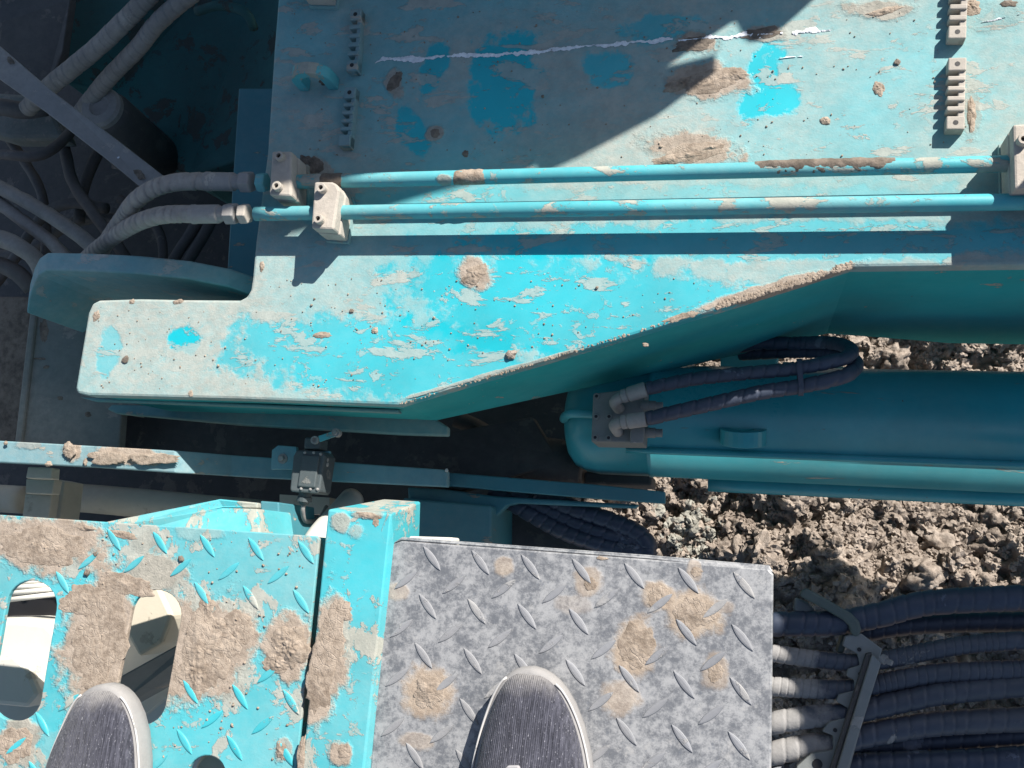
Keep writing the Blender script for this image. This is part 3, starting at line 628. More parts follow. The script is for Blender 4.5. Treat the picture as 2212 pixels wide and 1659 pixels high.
# clevis and dark mounting behind the cylinder's end
a = P(1100, 985, -.50); b_ = P(1260, 1010, -.50)
obj('clevis', *lathe(a, b_ - a, [(0, .03), (.02, .042), ((b_ - a).length, .042)], 24), M['dark'], cyl, smooth=True)
for pts, r, lb in (([(985, 905, -.55), (1040, 930, -.56), (1085, 965, -.58), (1120, 1020, -.62)], .016, 'dark hose bending down in the gap under the boom beside the lift cylinder'), ([(700, 905, -.50), (820, 930, -.5), (960, 960, -.5), (1080, 1010, -.52)], .010, 'dark hose lying along the gap between boom foot and frame beam')):
    tag(obj('gap_hose', *tube(pxpath(pts), r, 16, .01, jit=.1, seed=len(lb)), M['hose_dark'], smooth=True), lb, 'hose', 'hoses in the gap under the boom')
tag(obj('pin_boss', *lathe(P(1160, 990, -.52), P(1235, 1012, -.52) - P(1160, 990, -.52), [(0, .02), (.006, .034), (.02, .040), (.07, .040)], 28), M['cyl_paint'], smooth=True), 'rounded turquoise boss in the gap left of the lift cylinder end', 'boss')
# port block
zp = -.27
pb = thing('port_block', 'grey bolted steel port block with two elbows on the lift cylinder', 'valve block', P(1335, 905, zp))
obj('block', *slab([(1281, 850), (1392, 836), (1388, 956), (1277, 954)], zp, .07), M['bracket'], pb, bevel=.002)
obj('block_step', *slab([(1362, 925), (1392, 922), (1390, 957), (1360, 957)], zp + .012, .012), M['bracket'], pb, bevel=.0015)
for x, y in ((1289, 856), (1288, 900), (1316, 900), (1286, 945), (1315, 946)):
    c = P(x, y, zp); obj('bolt', *bolt_geo(c - Vector((0, 0, .001)), .0048, .004), M['bracket'], pb)
    obj('bolt_recess', *lathe(c + Vector((0, 0, .001)), (0, 0, 1), [(0, .0026), (.0008, .0026)], 6), M['hole'], pb)
def elbow(p0, p1, p2, p3, r):
    obj('elbow', *tube(pxpath([p0, p1, p2]), r, 14, .004), M['steel'], pb, smooth=True)
    a = P(*p2); b_ = P(*p3); d = (b_ - a).normalized(); L = (b_ - a).length
    obj('ferrule', *lathe(a - d * .002, d, [(0, r), (.001, r * 1.25), (.008, r * 1.25), (.009, r * 1.1), (.011, r * 1.35), (L, r * 1.35), (L + .002, r * 1.1)], 20), M['steel'], pb)
elbow((1338, 884, zp), (1328, 868, zp + .02), (1346, 856, zp + .026), (1397, 840, zp + .03), .0082)
elbow((1336, 934, zp), (1327, 918, zp + .02), (1345, 912, zp + .026), (1397, 905, zp + .03), .0082)
for x, y in ((1384, 876), (1383, 934)):
    a = P(x, y, zp - .005); obj('port_stub', *lathe(a, Dv, [(0, .008), (.012, .008), (.0125, .0075), (.022, .0075), (.0225, .006), (.032, .006)], 14), M['bracket'], pb)
obj('feed_pipe', *tube(pxpath([(1300, 895, zp - .03), (1240, 893, zp - .03), (1222, 898, zp - .05), (1218, 905, zp - .09)]), .007, 14, .006), M['cyl_paint'], pb, smooth=True)
zh = zp + .03
h1 = obj('loop_hose', *tube(pxpath([(1397, 840, zh), (1490, 820, zh), (1612, 806, zh), (1703, 798, zh), (1780, 785, zh), (1828, 772, zh - .01), (1838, 755, zh - .04), (1800, 741, zh - .09), (1720, 741, zh - .13), (1620, 745, zh - .16), (1500, 775, zh - .2)]), .0098, 18, pitch=.0195, groove=.12, seed=3), M['hose_black'], smooth=True)
tag(h1, 'upper black spiral-wrapped hose looping from the port block back under the boom', 'hose', 'hoses looping from the port block')
h2 = obj('loop_hose', *tube(pxpath([(1397, 905, zh), (1459, 890, zh), (1551, 869, zh), (1642, 848, zh), (1719, 836, zh), (1795, 821, zh), (1838, 804, zh - .012), (1846, 780, zh - .06), (1800, 760, zh - .12), (1700, 760, zh - .16), (1600, 765, zh - .2)]), .0105, 18, pitch=.021, groove=.12, seed=4), M['hose_black'], smooth=True)
tag(h2, 'lower black spiral-wrapped hose looping from the port block beside the cylinder', 'hose', 'hoses looping from the port block')
V = []; Fa = []
c1 = P(1726, 796, zh); c2 = P(1730, 834, zh); ring = []
for i in range(24):
    a = 2 * math.pi * i / 24; d = Vector((0, math.cos(a), math.sin(a))); c = c1 if math.cos(a) > 0 else c2; ring.append(c + d * .0122)
for s in (-.0035, .0035): V += [q + Vector((s, 0, 0)) for q in ring]
for s in (-.0035, .0035): V += [q + Vector((s, 0, 0)) + (q - (c1 + c2) / 2).normalized() * .0015 for q in ring]
for i in range(24):
    j = (i + 1) % 24; Fa += [[i, j, 24 + j, 24 + i], [48 + i, 48 + j, 72 + j, 72 + i], [i, j, 48 + j, 48 + i], [24 + i, 24 + j, 72 + j, 72 + i]]
tag(obj('hose_strap', V, Fa, M['hose_black']), 'black strap binding the two looping hoses together', 'strap')
lb_ = thing('cylinder_bracket', 'turquoise bracket partly sunlit between boom and lift cylinder behind the hose loop', 'bracket', P(1700, 760, -.62))
obj('bracket_web', *slab([(1556, 700), (1768, 700), (1768, 735), (1690, 740), (1660, 860), (1556, 860)], -.62, .12), M['frame_paint'], lb_, bevel=.004)
obj('bracket_arm', *slab([(1690, 780), (1852, 794), (1866, 812), (1850, 850), (1690, 850)], -.64, .05), M['frame_paint'], lb_, bevel=.004)
obj('bracket_foot', *slab([(1330, 790), (1436, 770), (1442, 830), (1330, 850)], -.60, .06), M['frame_paint'], lb_, bevel=.004)

# ---------------------------------------------------------------- frame beams
fbm = thing('frame_beam', 'dusty turquoise frame beam with mud on its sunlit left end', 'beam', P(400, 990, -.16))
pts = [(-120, 945), (0, 952), (378, 973), (540, 988), (955, 1014), (964, 1017), (965, 1024), (964, 1052), (540, 1031), (378, 1021), (0, 999), (-120, 992)]
def strip(ups, dns, zs_, th):
    a_ = [P(x, y, z) for (x, y), z in zip(ups, zs_)]; b2 = [P(x, y, z) for (x, y), z in zip(dns, zs_)]; V = []; Fa = []
    for p, q in zip(a_, b2): V += [p, q, q - Vector((0, 0, th)), p - Vector((0, 0, th))]
    for i in range(len(a_) - 1):
        for k in range(4): Fa.append([4 * i + k, 4 * i + (k + 1) % 4, 4 * i + 4 + (k + 1) % 4, 4 * i + 4 + k])
    return V, Fa + [[0, 1, 2, 3], [4 * len(a_) - 4 + k for k in range(4)]]
obj('flange', *strip([(-480, 919), (0, 952), (200, 963), (378, 973), (440, 978), (500, 983), (560, 987), (955, 1014), (965, 1017)], [(-480, 968), (0, 999), (200, 1009), (378, 1021), (440, 1024), (500, 1028), (560, 1032), (955, 1051), (965, 1052)], [-.165, -.165, -.165, -.168, -.21, -.25, -.26, -.30, -.30], .016), M['frame_paint'], fbm, bevel=.002)
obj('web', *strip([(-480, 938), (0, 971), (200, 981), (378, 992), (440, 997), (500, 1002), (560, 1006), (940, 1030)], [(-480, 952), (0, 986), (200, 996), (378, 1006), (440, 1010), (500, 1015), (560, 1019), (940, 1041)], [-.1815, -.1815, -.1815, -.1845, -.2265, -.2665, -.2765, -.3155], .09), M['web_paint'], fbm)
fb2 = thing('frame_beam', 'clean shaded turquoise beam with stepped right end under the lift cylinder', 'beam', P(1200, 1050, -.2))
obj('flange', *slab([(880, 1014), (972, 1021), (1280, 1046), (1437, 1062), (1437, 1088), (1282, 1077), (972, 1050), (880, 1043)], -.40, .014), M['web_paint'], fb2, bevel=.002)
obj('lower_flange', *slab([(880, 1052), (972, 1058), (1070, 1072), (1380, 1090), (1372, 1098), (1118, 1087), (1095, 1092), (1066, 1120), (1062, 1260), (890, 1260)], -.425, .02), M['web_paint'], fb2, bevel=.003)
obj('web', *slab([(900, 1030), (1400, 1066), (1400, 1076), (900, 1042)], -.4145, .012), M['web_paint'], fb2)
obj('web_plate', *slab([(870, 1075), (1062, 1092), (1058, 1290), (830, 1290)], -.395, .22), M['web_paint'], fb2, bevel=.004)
obj('lower_block', *slab([(1262, 1018), (1408, 1026), (1408, 1050), (1262, 1046)], -.50, .08), M['dark'], fb2, bevel=.004)
obj('crumb', *lump(P(965, 1016, -.295), .003, ICO2), M['white'], fb2)
for (x, y, rx, ry, an, h) in [(150, 972, 20, 22, 0, .010), (330, 990, 70, 14, .05, .004), (230, 988, 60, 16, 0, .003), (12, 957, 6, 6, 0, .006), (104, 1003, 10, 8, 0, .009), (184, 998, 6, 9, 0, .008), (318, 986, 10, 5, 0, .008)]:
    splat(x, y, rx, ry, an, h, -.16, M['mud'], fbm, n=18)
cp = thing('cream_pipe', 'thick cream pipe in shadow below the frame beam', 'pipe', P(300, 1080, -.42))
obj('pipe', *tube([P(122, 1072, -.42), P(250, 1082, -.42), P(640, 1120, -.42)], .026, 24, .02), M['cream'], cp, smooth=True)
cp2 = obj('cream_pipe', *tube([P(-80, 1072, -.44), P(56, 1080, -.44)], .026, 24, .02), M['cream'], smooth=True); tag(cp2, 'short cream pipe end at the left edge below the frame beam', 'pipe')
cb = thing('cream_bracket', 'stepped cream bracket hanging from the frame beam near the left', 'bracket', P(95, 1060, -.25))
obj('upper_plate', *slab([(60, 1008), (112, 1010), (110, 1035), (55, 1033)], -.20, .02), M['cream'], cb, bevel=.002)
obj('middle_plate', *slab([(56, 1034), (118, 1036), (112, 1068), (54, 1066)], -.245, .02), M['cream'], cb, bevel=.002)
obj('lower_plate', *slab([(54, 1066), (112, 1068), (102, 1135), (46, 1130)], -.27, .02), M['cream'], cb, bevel=.002)
obj('side_web', *slab([(110, 1034), (140, 1040), (128, 1130), (100, 1130)], -.31, .05), M['cream'], cb, bevel=.002)
bb = thing('box_beam', 'slanted turquoise box beam end rising from under the turquoise tread plate', 'beam', P(450, 1110, -.08))
obj('upper_face', *slab([(205, 1132), (474, 1078), (556, 1086), (556, 1098), (480, 1096), (260, 1140)], [-.05, -.085, -.085, -.085, -.085, -.05], .012), M['post_paint'], bb, bevel=.002)
obj('front_face', *slab([(205, 1140), (480, 1097), (556, 1099), (564, 1175), (205, 1175)], [-.045, -.075, -.075, -.05, -.05], .10), M['post_paint'], bb, bevel=.002)
obj('rear_web', *slab([(562, 1082), (602, 1085), (606, 1190), (568, 1190)], -.16, .12), M['web_paint'], bb, bevel=.002)
obj('cream_plate', *slab([(604, 1068), (712, 1075), (712, 1112), (604, 1108)], -.40, .03), M['cream'], bb)
gp = obj('grey_pipe', *tube([P(760, 1080, -.40), P(735, 1110, -.34), P(690, 1165, -.20), P(660, 1230, -.1)], .021, 22, .01), M['white'], smooth=True); tag(gp, 'pale pipe coming up between tread plate and post, its end in sun', 'pipe')

# ---------------------------------------------------------------- limit switch
zs = -.19
sw = thing('limit_switch', 'dark dusty limit switch with roller lever bolted to the frame beam', 'limit switch', P(660, 1010, zs))
obj('mount_plate', *slab([(587, 972), (600, 962), (640, 965), (640, 974), (711, 974), (713, 1012), (700, 1014), (585, 1014)], zs - .03, .008), M['frame_paint'], sw, bevel=.001)
obj('mount_leg', *slab([(590, 985), (640, 985), (640, 1012), (590, 1012)], zs - .0385, .022), M['frame_paint'], sw)
c = P(611, 991, zs - .03); obj('washer', *lathe(c - Vector((0, 0, .0004)), (0, 0, 1), [(0, .0078), (.002, .0078)], 20), M['steel'], sw)
obj('hex_bolt', *lathe(c + Vector((0, 0, .0012)), (0, 0, 1), [(0, .0045), (.005, .0045), (.006, .004)], 6), M['steel'], sw)
obj('body', *slab([(640, 972), (694, 974), (702, 984), (690, 1062), (684, 1066), (628, 1062), (626, 1056), (633, 985)], zs, .04), M['switch'], sw, bevel=.003)
obj('cover', *slab([(652, 982), (690, 984), (680, 1054), (642, 1051)], zs + .0035, .004), M['switch'], sw, bevel=.002)
obj('head', *slab([(657, 944), (692, 946), (690, 970), (655, 970)], zs - .002, .03), M['switch'], sw, bevel=.003)
for x, y in ((659, 978), (678, 978), (693, 981), (651, 1056), (671, 1057), (686, 1057)):
    c = P(x, y, zs); obj('screw', *lathe(c - Vector((0, 0, .0005)), (0, 0, 1), [(0, .0023), (.0022, .0021), (.003, .001)], 12), M['steel'], sw)
for y in (993, 1003): obj('connector', *lathe(P(697, y, zs - .012), (1, 0, 0), [(0, .0035), (.008, .0035), (.009, .0025)], 12), M['steel'], sw)
c = P(681, 951, zs); obj('lever_hub', *lathe(c - Vector((0, 0, .001)), (0, 0, 1), [(0, .0062), (.004, .0062), (.004, .0035), (.0015, .0035)], 20), M['steel'], sw)
a = P(681, 951, zs + .003); b_ = P(727, 935, zs + .003); d = (b_ - a).normalized(); q = Vector((-d.y, d.x, 0)) * .0046
ar = [a + d * .006 + q, b_ + q, b_ - q, a + d * .006 - q]
obj('lever_arm', *prism(ar, [v - Vector((0, 0, .0025)) for v in ar]), M['pipe_paint'], sw, bevel=.0006)
obj('roller', *lathe(b_ - Vector((0, 0, .006)), (0, 0, 1), [(0, .0062), (.010, .0062), (.010, .0035), (.0125, .003)], 20), M['steel'], sw)
obj('cable_gland', *lathe(P(660, 1064, zs - .018), P(656, 1092, zs - .02) - P(660, 1064, zs - .018), [(0, .0095), (.006, .0095), (.0065, .011), (.013, .011), (.0135, .008), (.018, .006)], 14), M['switch'], sw)
obj('cable', *tube(pxpath([(656, 1090, zs - .02), (654, 1105, zs - .025), (661, 1126, zs - .05), (690, 1120, zs - .12), (705, 1095, zs - .2)]), .0035, 10, .004), M['steel'], sw, smooth=True)

# ---------------------------------------------------------------- tread plates, post
def arc_slot(c0, r0, c1, r1, n=14):
    d0 = Vector((c1[0] - c0[0], c1[1] - c0[1])); a0 = math.atan2(d0.y, d0.x); out = []
    for i in range(n + 1):
        a = a0 + math.pi / 2 + math.pi * i / n; out.append((c0[0] + r0 * math.cos(a), c0[1] + r0 * math.sin(a)))
    for i in range(n + 1):
        a = a0 - math.pi / 2 + math.pi * i / n; out.append((c1[0] + r1 * math.cos(a), c1[1] + r1 * math.sin(a)))
    return out
def holed(poly, holes, z, th):
    bm = bmesh.new()
    def loop(pts):
        vs = [bm.verts.new(P(x, y, z)) for x, y in pts]; return [bm.edges.new((vs[i], vs[(i + 1) % len(vs)])) for i in range(len(vs))]
    es = loop(poly)
    for h in holes: es += loop(h)
    bmesh.ops.triangle_fill(bm, use_beauty=True, use_dissolve=False, edges=es)
    fs = list(bm.faces); r = bmesh.ops.extrude_face_region(bm, geom=fs)
    for v in [x for x in r['geom'] if isinstance(x, bmesh.types.BMVert)]: v.co.z -= th
    bm.verts.ensure_lookup_table(); bm.verts.index_update()
    out = ([v.co.copy() for v in bm.verts], [[v.index for v in f.verts] for f in bm.faces]); bm.free(); return out
LUG = {}
def lug_mesh(mat, key):
    n = 10; V = []; Fa = []; L, W, hh = .0186, .0049, .0015
    rings = [(1, 1, 0.0), (.93, .72, hh * .75), (.80, .35, hh)]
    for sx, sy, z in rings:
        for i in range(2 * n):
            t = i / n if i < n else 2 - i / n
            x = L * (2 * t - 1); y = W * (1 - (2 * t - 1) ** 2) ** .85 * (1 if i < n else -1)
            V.append((x * sx, y * sy, z - (.0006 if z == 0 else 0)))
    m = 2 * n
    for k in range(2):
        for i in range(m): Fa.append([k * m + i, k * m + (i + 1) % m, (k + 1) * m + (i + 1) % m, (k + 1) * m + i])
    Fa.append(list(range(2 * m, 3 * m)))
    me = bpy.data.meshes.new('tread_lug'); me.from_pydata(V, [], Fa); me.update()
    bm = bmesh.new(); bm.from_mesh(me); bmesh.ops.recalc_face_normals(bm, faces=bm.faces); bm.to_mesh(me); bm.free()
    me.materials.append(mat); LUG[key] = me
def lugs(parent, key, o_px, a_px, c_px, inside, z=0):
    o = P(*o_px, z); a = P(*a_px, z) - o; c = P(*c_px, z) - o; base = math.atan2(a.y, a.x); k = org(parent); cnt = 0
    for i in range(-9, 10):
        for j in range(-9, 10):
            for half in (0, 1):
                p = o + a * (i + .5 * half) + c * (j + .5 * half)
                cc = R @ (p - CAMP); px, py = CX + F * cc.x / -cc.z, CY - F * cc.y / -cc.z
                if not inside(px, py): continue
                q = bpy.data.objects.new('tread_lug', LUG[key]); COL.objects.link(q); q.parent = parent
                q.location = p - k; q.rotation_euler = (0, 0, base + math.radians(-48 if half == 0 else 41)); cnt += 1
    return cnt
M['lug_cyan'] = dirty('tread_lug_paint', CY_PAINT, film=.22, spots=.4, patch=.45, streak=(1, 1, 1), seed=41, dust=(.41, .36, .30))
M['lug_steel'] = dirty('tread_lug_steel', (.20, .21, .235), film=.5, spots=.5, patch=.5, rough=.42, seed=42, dust=(.33, .325, .32), streak=(1, 1, 1), metallic=.15)
lug_mesh(M['lug_cyan'], 'c'); lug_mesh(M['lug_steel'], 'g')
tp = thing('tread_plate', 'turquoise tread plate with long slots, half buried in dried mud', 'tread plate', P(350, 1400, 0))
sl1 = arc_slot((68, 1308), 54, (34, 1503), 55); sl2 = arc_slot((337, 1328), 54, (303, 1512), 55); sl3 = arc_slot((447, 1672), 40, (420, 1860), 42)
pl = [(-520, 1073), (0, 1112), (683, 1158), (690, 1164), (628, 1790), (622, 1860), (600, 1950), (-520, 1930)]
obj('plate', *holed(pl, [sl1, sl2, sl3], 0, .007), M['plate_cyan'], tp, bevel=.0015)
obj('front_skirt', *slab([(-520, 1075), (0, 1114), (683, 1160), (684, 1166), (0, 1120), (-520, 1081)], -.0072, .03), M['plate_cyan'], tp)
obj('side_skirt', *slab([(684, 1168), (689, 1166), (627, 1790), (622, 1790)], -.0072, .03), M['plate_cyan'], tp)
def in_slot(x, y, m=1.0):
    for c0, c1, r in (((68, 1308), (34, 1503), 54), ((337, 1328), (303, 1512), 54), ((447, 1672), (420, 1860), 40)):
        dx, dy = c1[0] - c0[0], c1[1] - c0[1]; t = max(0, min(1, ((x - c0[0]) * dx + (y - c0[1]) * dy) / (dx * dx + dy * dy)))
        if math.hypot(x - c0[0] - dx * t, y - c0[1] - dy * t) < r + 20 * m: return True
    return False
buried = [(480, 1400, 105, 110), (620, 1395, 62, 60), (215, 1400, 60, 170), (90, 1180, 110, 60)]
def in_c(x, y):
    return -480 < x < 690 - .1 * (y - 1160) - 14 and 1112 + .066 * x + 24 < y < 1860 and not in_slot(x, y) and not any(((x - a) / c) ** 2 + ((y - b2) / d) ** 2 < 1 for a, b2, c, d in buried)
lugs(tp, 'c', (448, 1179), (553, 1186), (436, 1282), in_c)
for (x, y, rx, ry, an, h) in [(445, 1405, 72, 92, 0, .011), (425, 1450, 46, 60, .2, .012), (500, 1370, 60, 50, .6, .008), (625, 1395, 48, 48, .3, .020), (600, 1430, 40, 26, .2, .012), (447, 1308, 20, 24, 0, .012), (220, 1380, 66, 130, -.12, .0045), (190, 1300, 80, 40, 0, .005), (95, 1180, 130, 46, .0, .006), (270, 1260, 80, 26, -.1, .005), (475, 1350, 22, 16, 0, .012), (30, 1610, 50, 40, 0, .004), (608, 1622, 14, 22, .3, .010), (262, 1155, 44, 9, -.05, .006), (185, 1140, 26, 8, 0, .008)]:
    splat(x, y, rx, ry, an, h, 0, M['mud'], tp, n=22 if rx < 40 else 34)
for x, y, r, lb in [(190, 1238, .0045, 'dark stone crumb near the left slot of the turquoise plate'), (392, 1207, .004, 'dark crumb beside a lug on the turquoise plate, topmost loose crumb'), (208, 1196, .003, 'tiny dark crumb at the muddy upper left of the turquoise plate')]:
    chip(x, y, 0, r, lb, 'mud_dark', .7)
po = thing('box_post', 'turquoise box-section post with chipped end between the two tread plates', 'post', P(745, 1400, 0))
A_, B_, C_, D_ = P(708, 1100, .012), P(846, 1110, .012), P(909, 1083, -.10), P(829, 1078, -.10)
E_, F_ = P(628, 1900, .012), P(760, 1900, .012)
V = [A_, B_, F_, E_, D_, C_, Vector((F_.x + .03, F_.y, -.10)), Vector((E_.x, E_.y, -.10))]
obj('tube', V, [[0, 1, 2, 3], [0, 4, 5, 1], [1, 5, 6, 2], [2, 6, 7, 3], [3, 7, 4, 0], [4, 7, 6, 5]], M['post_paint'], po, bevel=.0025)
for (x, y, rx, ry, an, h, zz) in [(712, 1390, 34, 100, -.1, .004, .012), (690, 1480, 34, 60, 0, .004, .012), (738, 1320, 26, 26, 0, .003, .012), (797, 1113, 32, 7, -.1, .006, .012), (812, 1128, 8, 10, 0, .006, .012), (744, 1622, 16, 16, 0, .005, .012), (878, 1102, 10, 7, 0, .005, -.05), (650, 1630, 9, 40, 0, .006, .012)]:
    splat(x, y, rx, ry, an, h, zz, M['mud'], po, n=24)
gpz = 0.004
gt = thing('tread_plate', 'grey galvanised tread plate with raised lugs and round mud spots', 'tread plate', P(1240, 1420, 0))
pg = [(833, 1190), (846, 1176), (868, 1168), (1404, 1208), (1660, 1229), (1671, 1240), (1666, 1650), (1664, 1860), (1650, 1930), (790, 1930), (786, 1860)]
obj('plate', *slab(pg, 0, .006), M['galv'], gt, bevel=.002)
obj('front_fold', *slab([(848, 1174), (868, 1160), (1404, 1199), (1662, 1221), (1670, 1236), (1404, 1207), (868, 1167)], [-.001, -.003, -.003, -.003, -.001, -.0005, -.0005], .03), M['galv'], gt, bevel=.001)
obj('side_fold', *slab([(832, 1194), (838, 1194), (800, 1780), (793, 1780)], -.0062, .03), M['galv'], gt)
obj('right_fold', *slab([(1666, 1240), (1671, 1240), (1664, 1860), (1659, 1860)], -.0062, .03), M['galv'], gt)
def in_g(x, y): return 835 - .087 * (y - 1190) + 26 < x < 1660 and 1166 + .073 * (x - 840) + 22 < y < 1900 and not any(((x - a) / c) ** 2 + ((y - b2) / d) ** 2 < 1 for a, b2, c, d in ((1372, 1395, 40, 50), (1500, 1325, 44, 36), (925, 1495, 36, 42)))
print('lugs', lugs(gt, 'g', (933, 1206), (1038, 1215), (924, 1310), in_g))
for (x, y, rx, ry, an, h) in [(1372, 1395, 36, 46, .1, .0045), (1500, 1325, 42, 34, 0, .004), (1425, 1290, 28, 20, .3, .003), (925, 1495, 34, 38, 0, .009), (1275, 1262, 16, 14, 0, .002), (1545, 1452, 16, 20, 0, .0015), (1504, 1235, 12, 10, 0, .003), (1300, 1206, 14, 4, 0, .004)]:
    splat(x, y, rx, ry, an, h, 0, M['mud'], gt, n=26)
wb_ = obj('pale_block', *slab([(884, 1158), (978, 1161), (978, 1200), (872, 1196)], -.02, .03), M['white'], None, bevel=.002); tag(wb_, 'small pale block tucked behind the top edge of the grey tread plate', 'block')

# ---------------------------------------------------------------- machinery under the slots
hs = thing('pump_housing', 'white cast housing seen through the slots of the turquoise plate', 'housing', P(150, 1400, -.36))
obj('housing_base', *slab([(-250, 1240), (560, 1240), (560, 1900), (-250, 1900)], -.42, .06), M['white'], hs, bevel=.004)
obj('cover', *slab([(-60, 1336), (40, 1334), (100, 1340), (118, 1358), (130, 1372), (150, 1500), (120, 1620), (-60, 1620)], -.30, .10), M['white'], hs, bevel=.012)
obj('cover_block', *slab([(-40, 1420), (30, 1412), (60, 1440), (85, 1500), (60, 1530), (-40, 1520)], -.26, .036), M['white'], hs, bevel=.008)
obj('side_block', *slab([(250, 1240), (330, 1240), (372, 1330), (350, 1390), (300, 1420), (250, 1330)], -.30, .10), M['cream'], hs, bevel=.006)
obj('gap_shade', *slab([(-80, 1288), (150, 1294), (150, 1338), (-80, 1330)], -.375, .04), M['hole'], hs)  # near-black slab stands in for the shade of the gap below the rods
obj('base_rib', *slab([(290, 1560), (420, 1450), (470, 1560), (420, 1640), (300, 1640)], -.34, .07), M['white'], hs, bevel=.006)
gb = obj('grey_beam', *slab([(225, 1480), (420, 1372), (432, 1392), (440, 1430), (230, 1545)], [-.20, -.20, -.20, -.24, -.24], .05), M['greybeam'], None, bevel=.003); tag(gb, 'dark grey beam crossing under the slot nearest the mud pile', 'beam')
obj('round_boss', *lathe(P(458, 1672, -.06), (0, 0, 1), [(-.1, .026), (-.004, .026), (0, .022)], 28), M['white'], hs)
for i, (x0, y0, x1, y1) in enumerate([(-20, 1272, 130, 1262), (-20, 1286, 132, 1270), (-20, 1300, 134, 1282), (-10, 1262, 100, 1253)]):
    o = obj('rod', *tube([P(x0, y0, -.30), P(x1, y1, -.30)], .0042, 10, .05), M['white'], hs, smooth=True)

# ---------------------------------------------------------------- hose bundle at the lower right
zz = -.22
HB = [([(1590, 1352), (1671, 1348), (1805, 1345), (1900, 1328), (1989, 1305), (2100, 1296), (2260, 1290)], .0160, 'hose_black', 'thickest black hose, topmost of the bundle, passing under the bent bracket', .019, 0),
      ([(1840, 1372), (1950, 1352), (2080, 1345), (2260, 1343)], .0125, 'hose_black', 'black hose in shadow just below the thickest hose', .017, -.03),
      ([(1590, 1400), (1668, 1411), (1760, 1424), (1850, 1432), (1918, 1424), (2046, 1399), (2140, 1388), (2260, 1382)], .0112, 'hose_mid', 'dusty hose passing the clamp bar at its upper bolt', .010, .004),
      ([(1590, 1478), (1668, 1483), (1760, 1488), (1840, 1488), (1893, 1478), (1980, 1461), (2046, 1453), (2260, 1446)], .0122, 'hose_mid', 'dusty hose second from the upper bolt of the clamp bar', .010, .004),
      ([(1590, 1575), (1668, 1562), (1750, 1548), (1822, 1543), (1880, 1530), (1970, 1510), (2046, 1496), (2260, 1476)], .0142, 'hose_mid', 'ribbed dusty hose directly above the patch of soil between the hoses', .019, .003),
      ([(1590, 1645), (1667, 1628), (1740, 1612), (1799, 1608), (1856, 1592), (1950, 1574), (2046, 1562), (2260, 1552)], .0148, 'hose_mid', 'ribbed dusty hose directly below the patch of soil between the hoses', .019, 0),
      ([(1800, 1640), (1847, 1620), (1930, 1608), (2017, 1602), (2260, 1585)], .0125, 'hose_black', 'dark hose tucked under the ribbed one near the bottom right', .017, -.03),
      ([(1780, 1680), (1833, 1658), (1950, 1652), (2080, 1648), (2260, 1640)], .0165, 'hose_black', 'thick dark hose running along the bottom right corner', .02, -.01)]
for pts, r, mt, lb, pit, dz in HB:
    o = obj('bundle_hose', *tube([P(x, y, zz + dz) for x, y in pts + [(2520, pts[-1][1] + .6 * (pts[-1][1] - pts[-2][1]))]], r, 20, pitch=pit, groove=.07, seed=len(lb)), M[mt], smooth=True); tag(o, lb, 'hose', 'hoses of the bundle beside the grey plate')
for pts, r, lb in [([(1060, 1060), (1105, 1085), (1143, 1108), (1216, 1148), (1289, 1173), (1345, 1188), (1375, 1186), (1392, 1180), (1385, 1205), (1300, 1225)], .0142, 'nearest of the three black hoses looping behind the grey plate'),
                   ([(1110, 1062), (1180, 1100), (1265, 1140), (1338, 1162), (1378, 1172), (1390, 1190), (1360, 1215)], .0119, 'middle of the three black hoses looping behind the grey plate'),
                   ([(1160, 1062), (1228, 1095), (1314, 1124), (1370, 1148), (1396, 1172), (1398, 1195), (1380, 1220)], .0153, 'farthest of the three black hoses looping behind the grey plate')]:
    n_ = len(pts); o = obj('loop_hose', *tube([P(x, y, -.46 - .02 * (i / n_)) for i, (x, y) in enumerate(pts)], r, 18, pitch=.02, groove=.1, seed=len(lb)), M['hose_black'], smooth=True); tag(o, lb, 'hose', 'hoses looping behind the grey plate')
tag(obj('dark_guard', *slab([(1062, 1120), (1110, 1090), (1240, 1150), (1290, 1190), (1290, 1260), (1062, 1260)], -.54, .02), M['dark']), 'dark guard sheet under the three looping hoses', 'guard sheet')
hc = thing('hose_clamp', 'grey slotted clamp bar holding the bundle of hoses', 'hose clamp', P(1860, 1500, zz))
obj('clamp_plate', *slab([(1826, 1374), (1860, 1368), (1906, 1402), (1896, 1440), (1836, 1660), (1820, 1720), (1700, 1720), (1722, 1655), (1752, 1628), (1800, 1620), (1800, 1590), (1776, 1580), (1790, 1560), (1830, 1550), (1832, 1530), (1806, 1515), (1812, 1500), (1846, 1492), (1846, 1470), (1828, 1460), (1832, 1445), (1858, 1437), (1852, 1412), (1820, 1395)], zz + .019, .012), M['bracket'], hc, bevel=.0015)
bar = [(1884, 1414), (1904, 1432), (1832, 1662), (1814, 1730), (1790, 1730), (1810, 1655)]
obj('strap_bar', *slab(bar, zz + .036, .012), M['bracket'], hc, bevel=.0015)
obj('bar_gasket', *slab([(1872, 1412), (1884, 1410), (1806, 1655), (1788, 1730), (1772, 1730), (1796, 1655)], zz + .030, .012), M['dark'], hc, bevel=.001)
c = P(1904, 1422, zz + .03); obj('clamp_bolt', *lathe(c, (.8, -.3, .5), [(0, .006), (.006, .006), (.0062, .0035), (.014, .0035), (.0145, .0025)], 8), M['steel'], hc)
c = P(1766, 1650, zz + .019); obj('hole', *lathe(c, (0, 0, 1), [(-.001, .006), (.0012, .006)], 14), M['hole'], hc)
for x, y in ((1856, 1403), (1858, 1456), (1804, 1577)): obj('hole', *lathe(P(x, y, zz + .019), (0, 0, 1), [(-.001, .0026), (.001, .0026)], 12), M['hole'], hc)
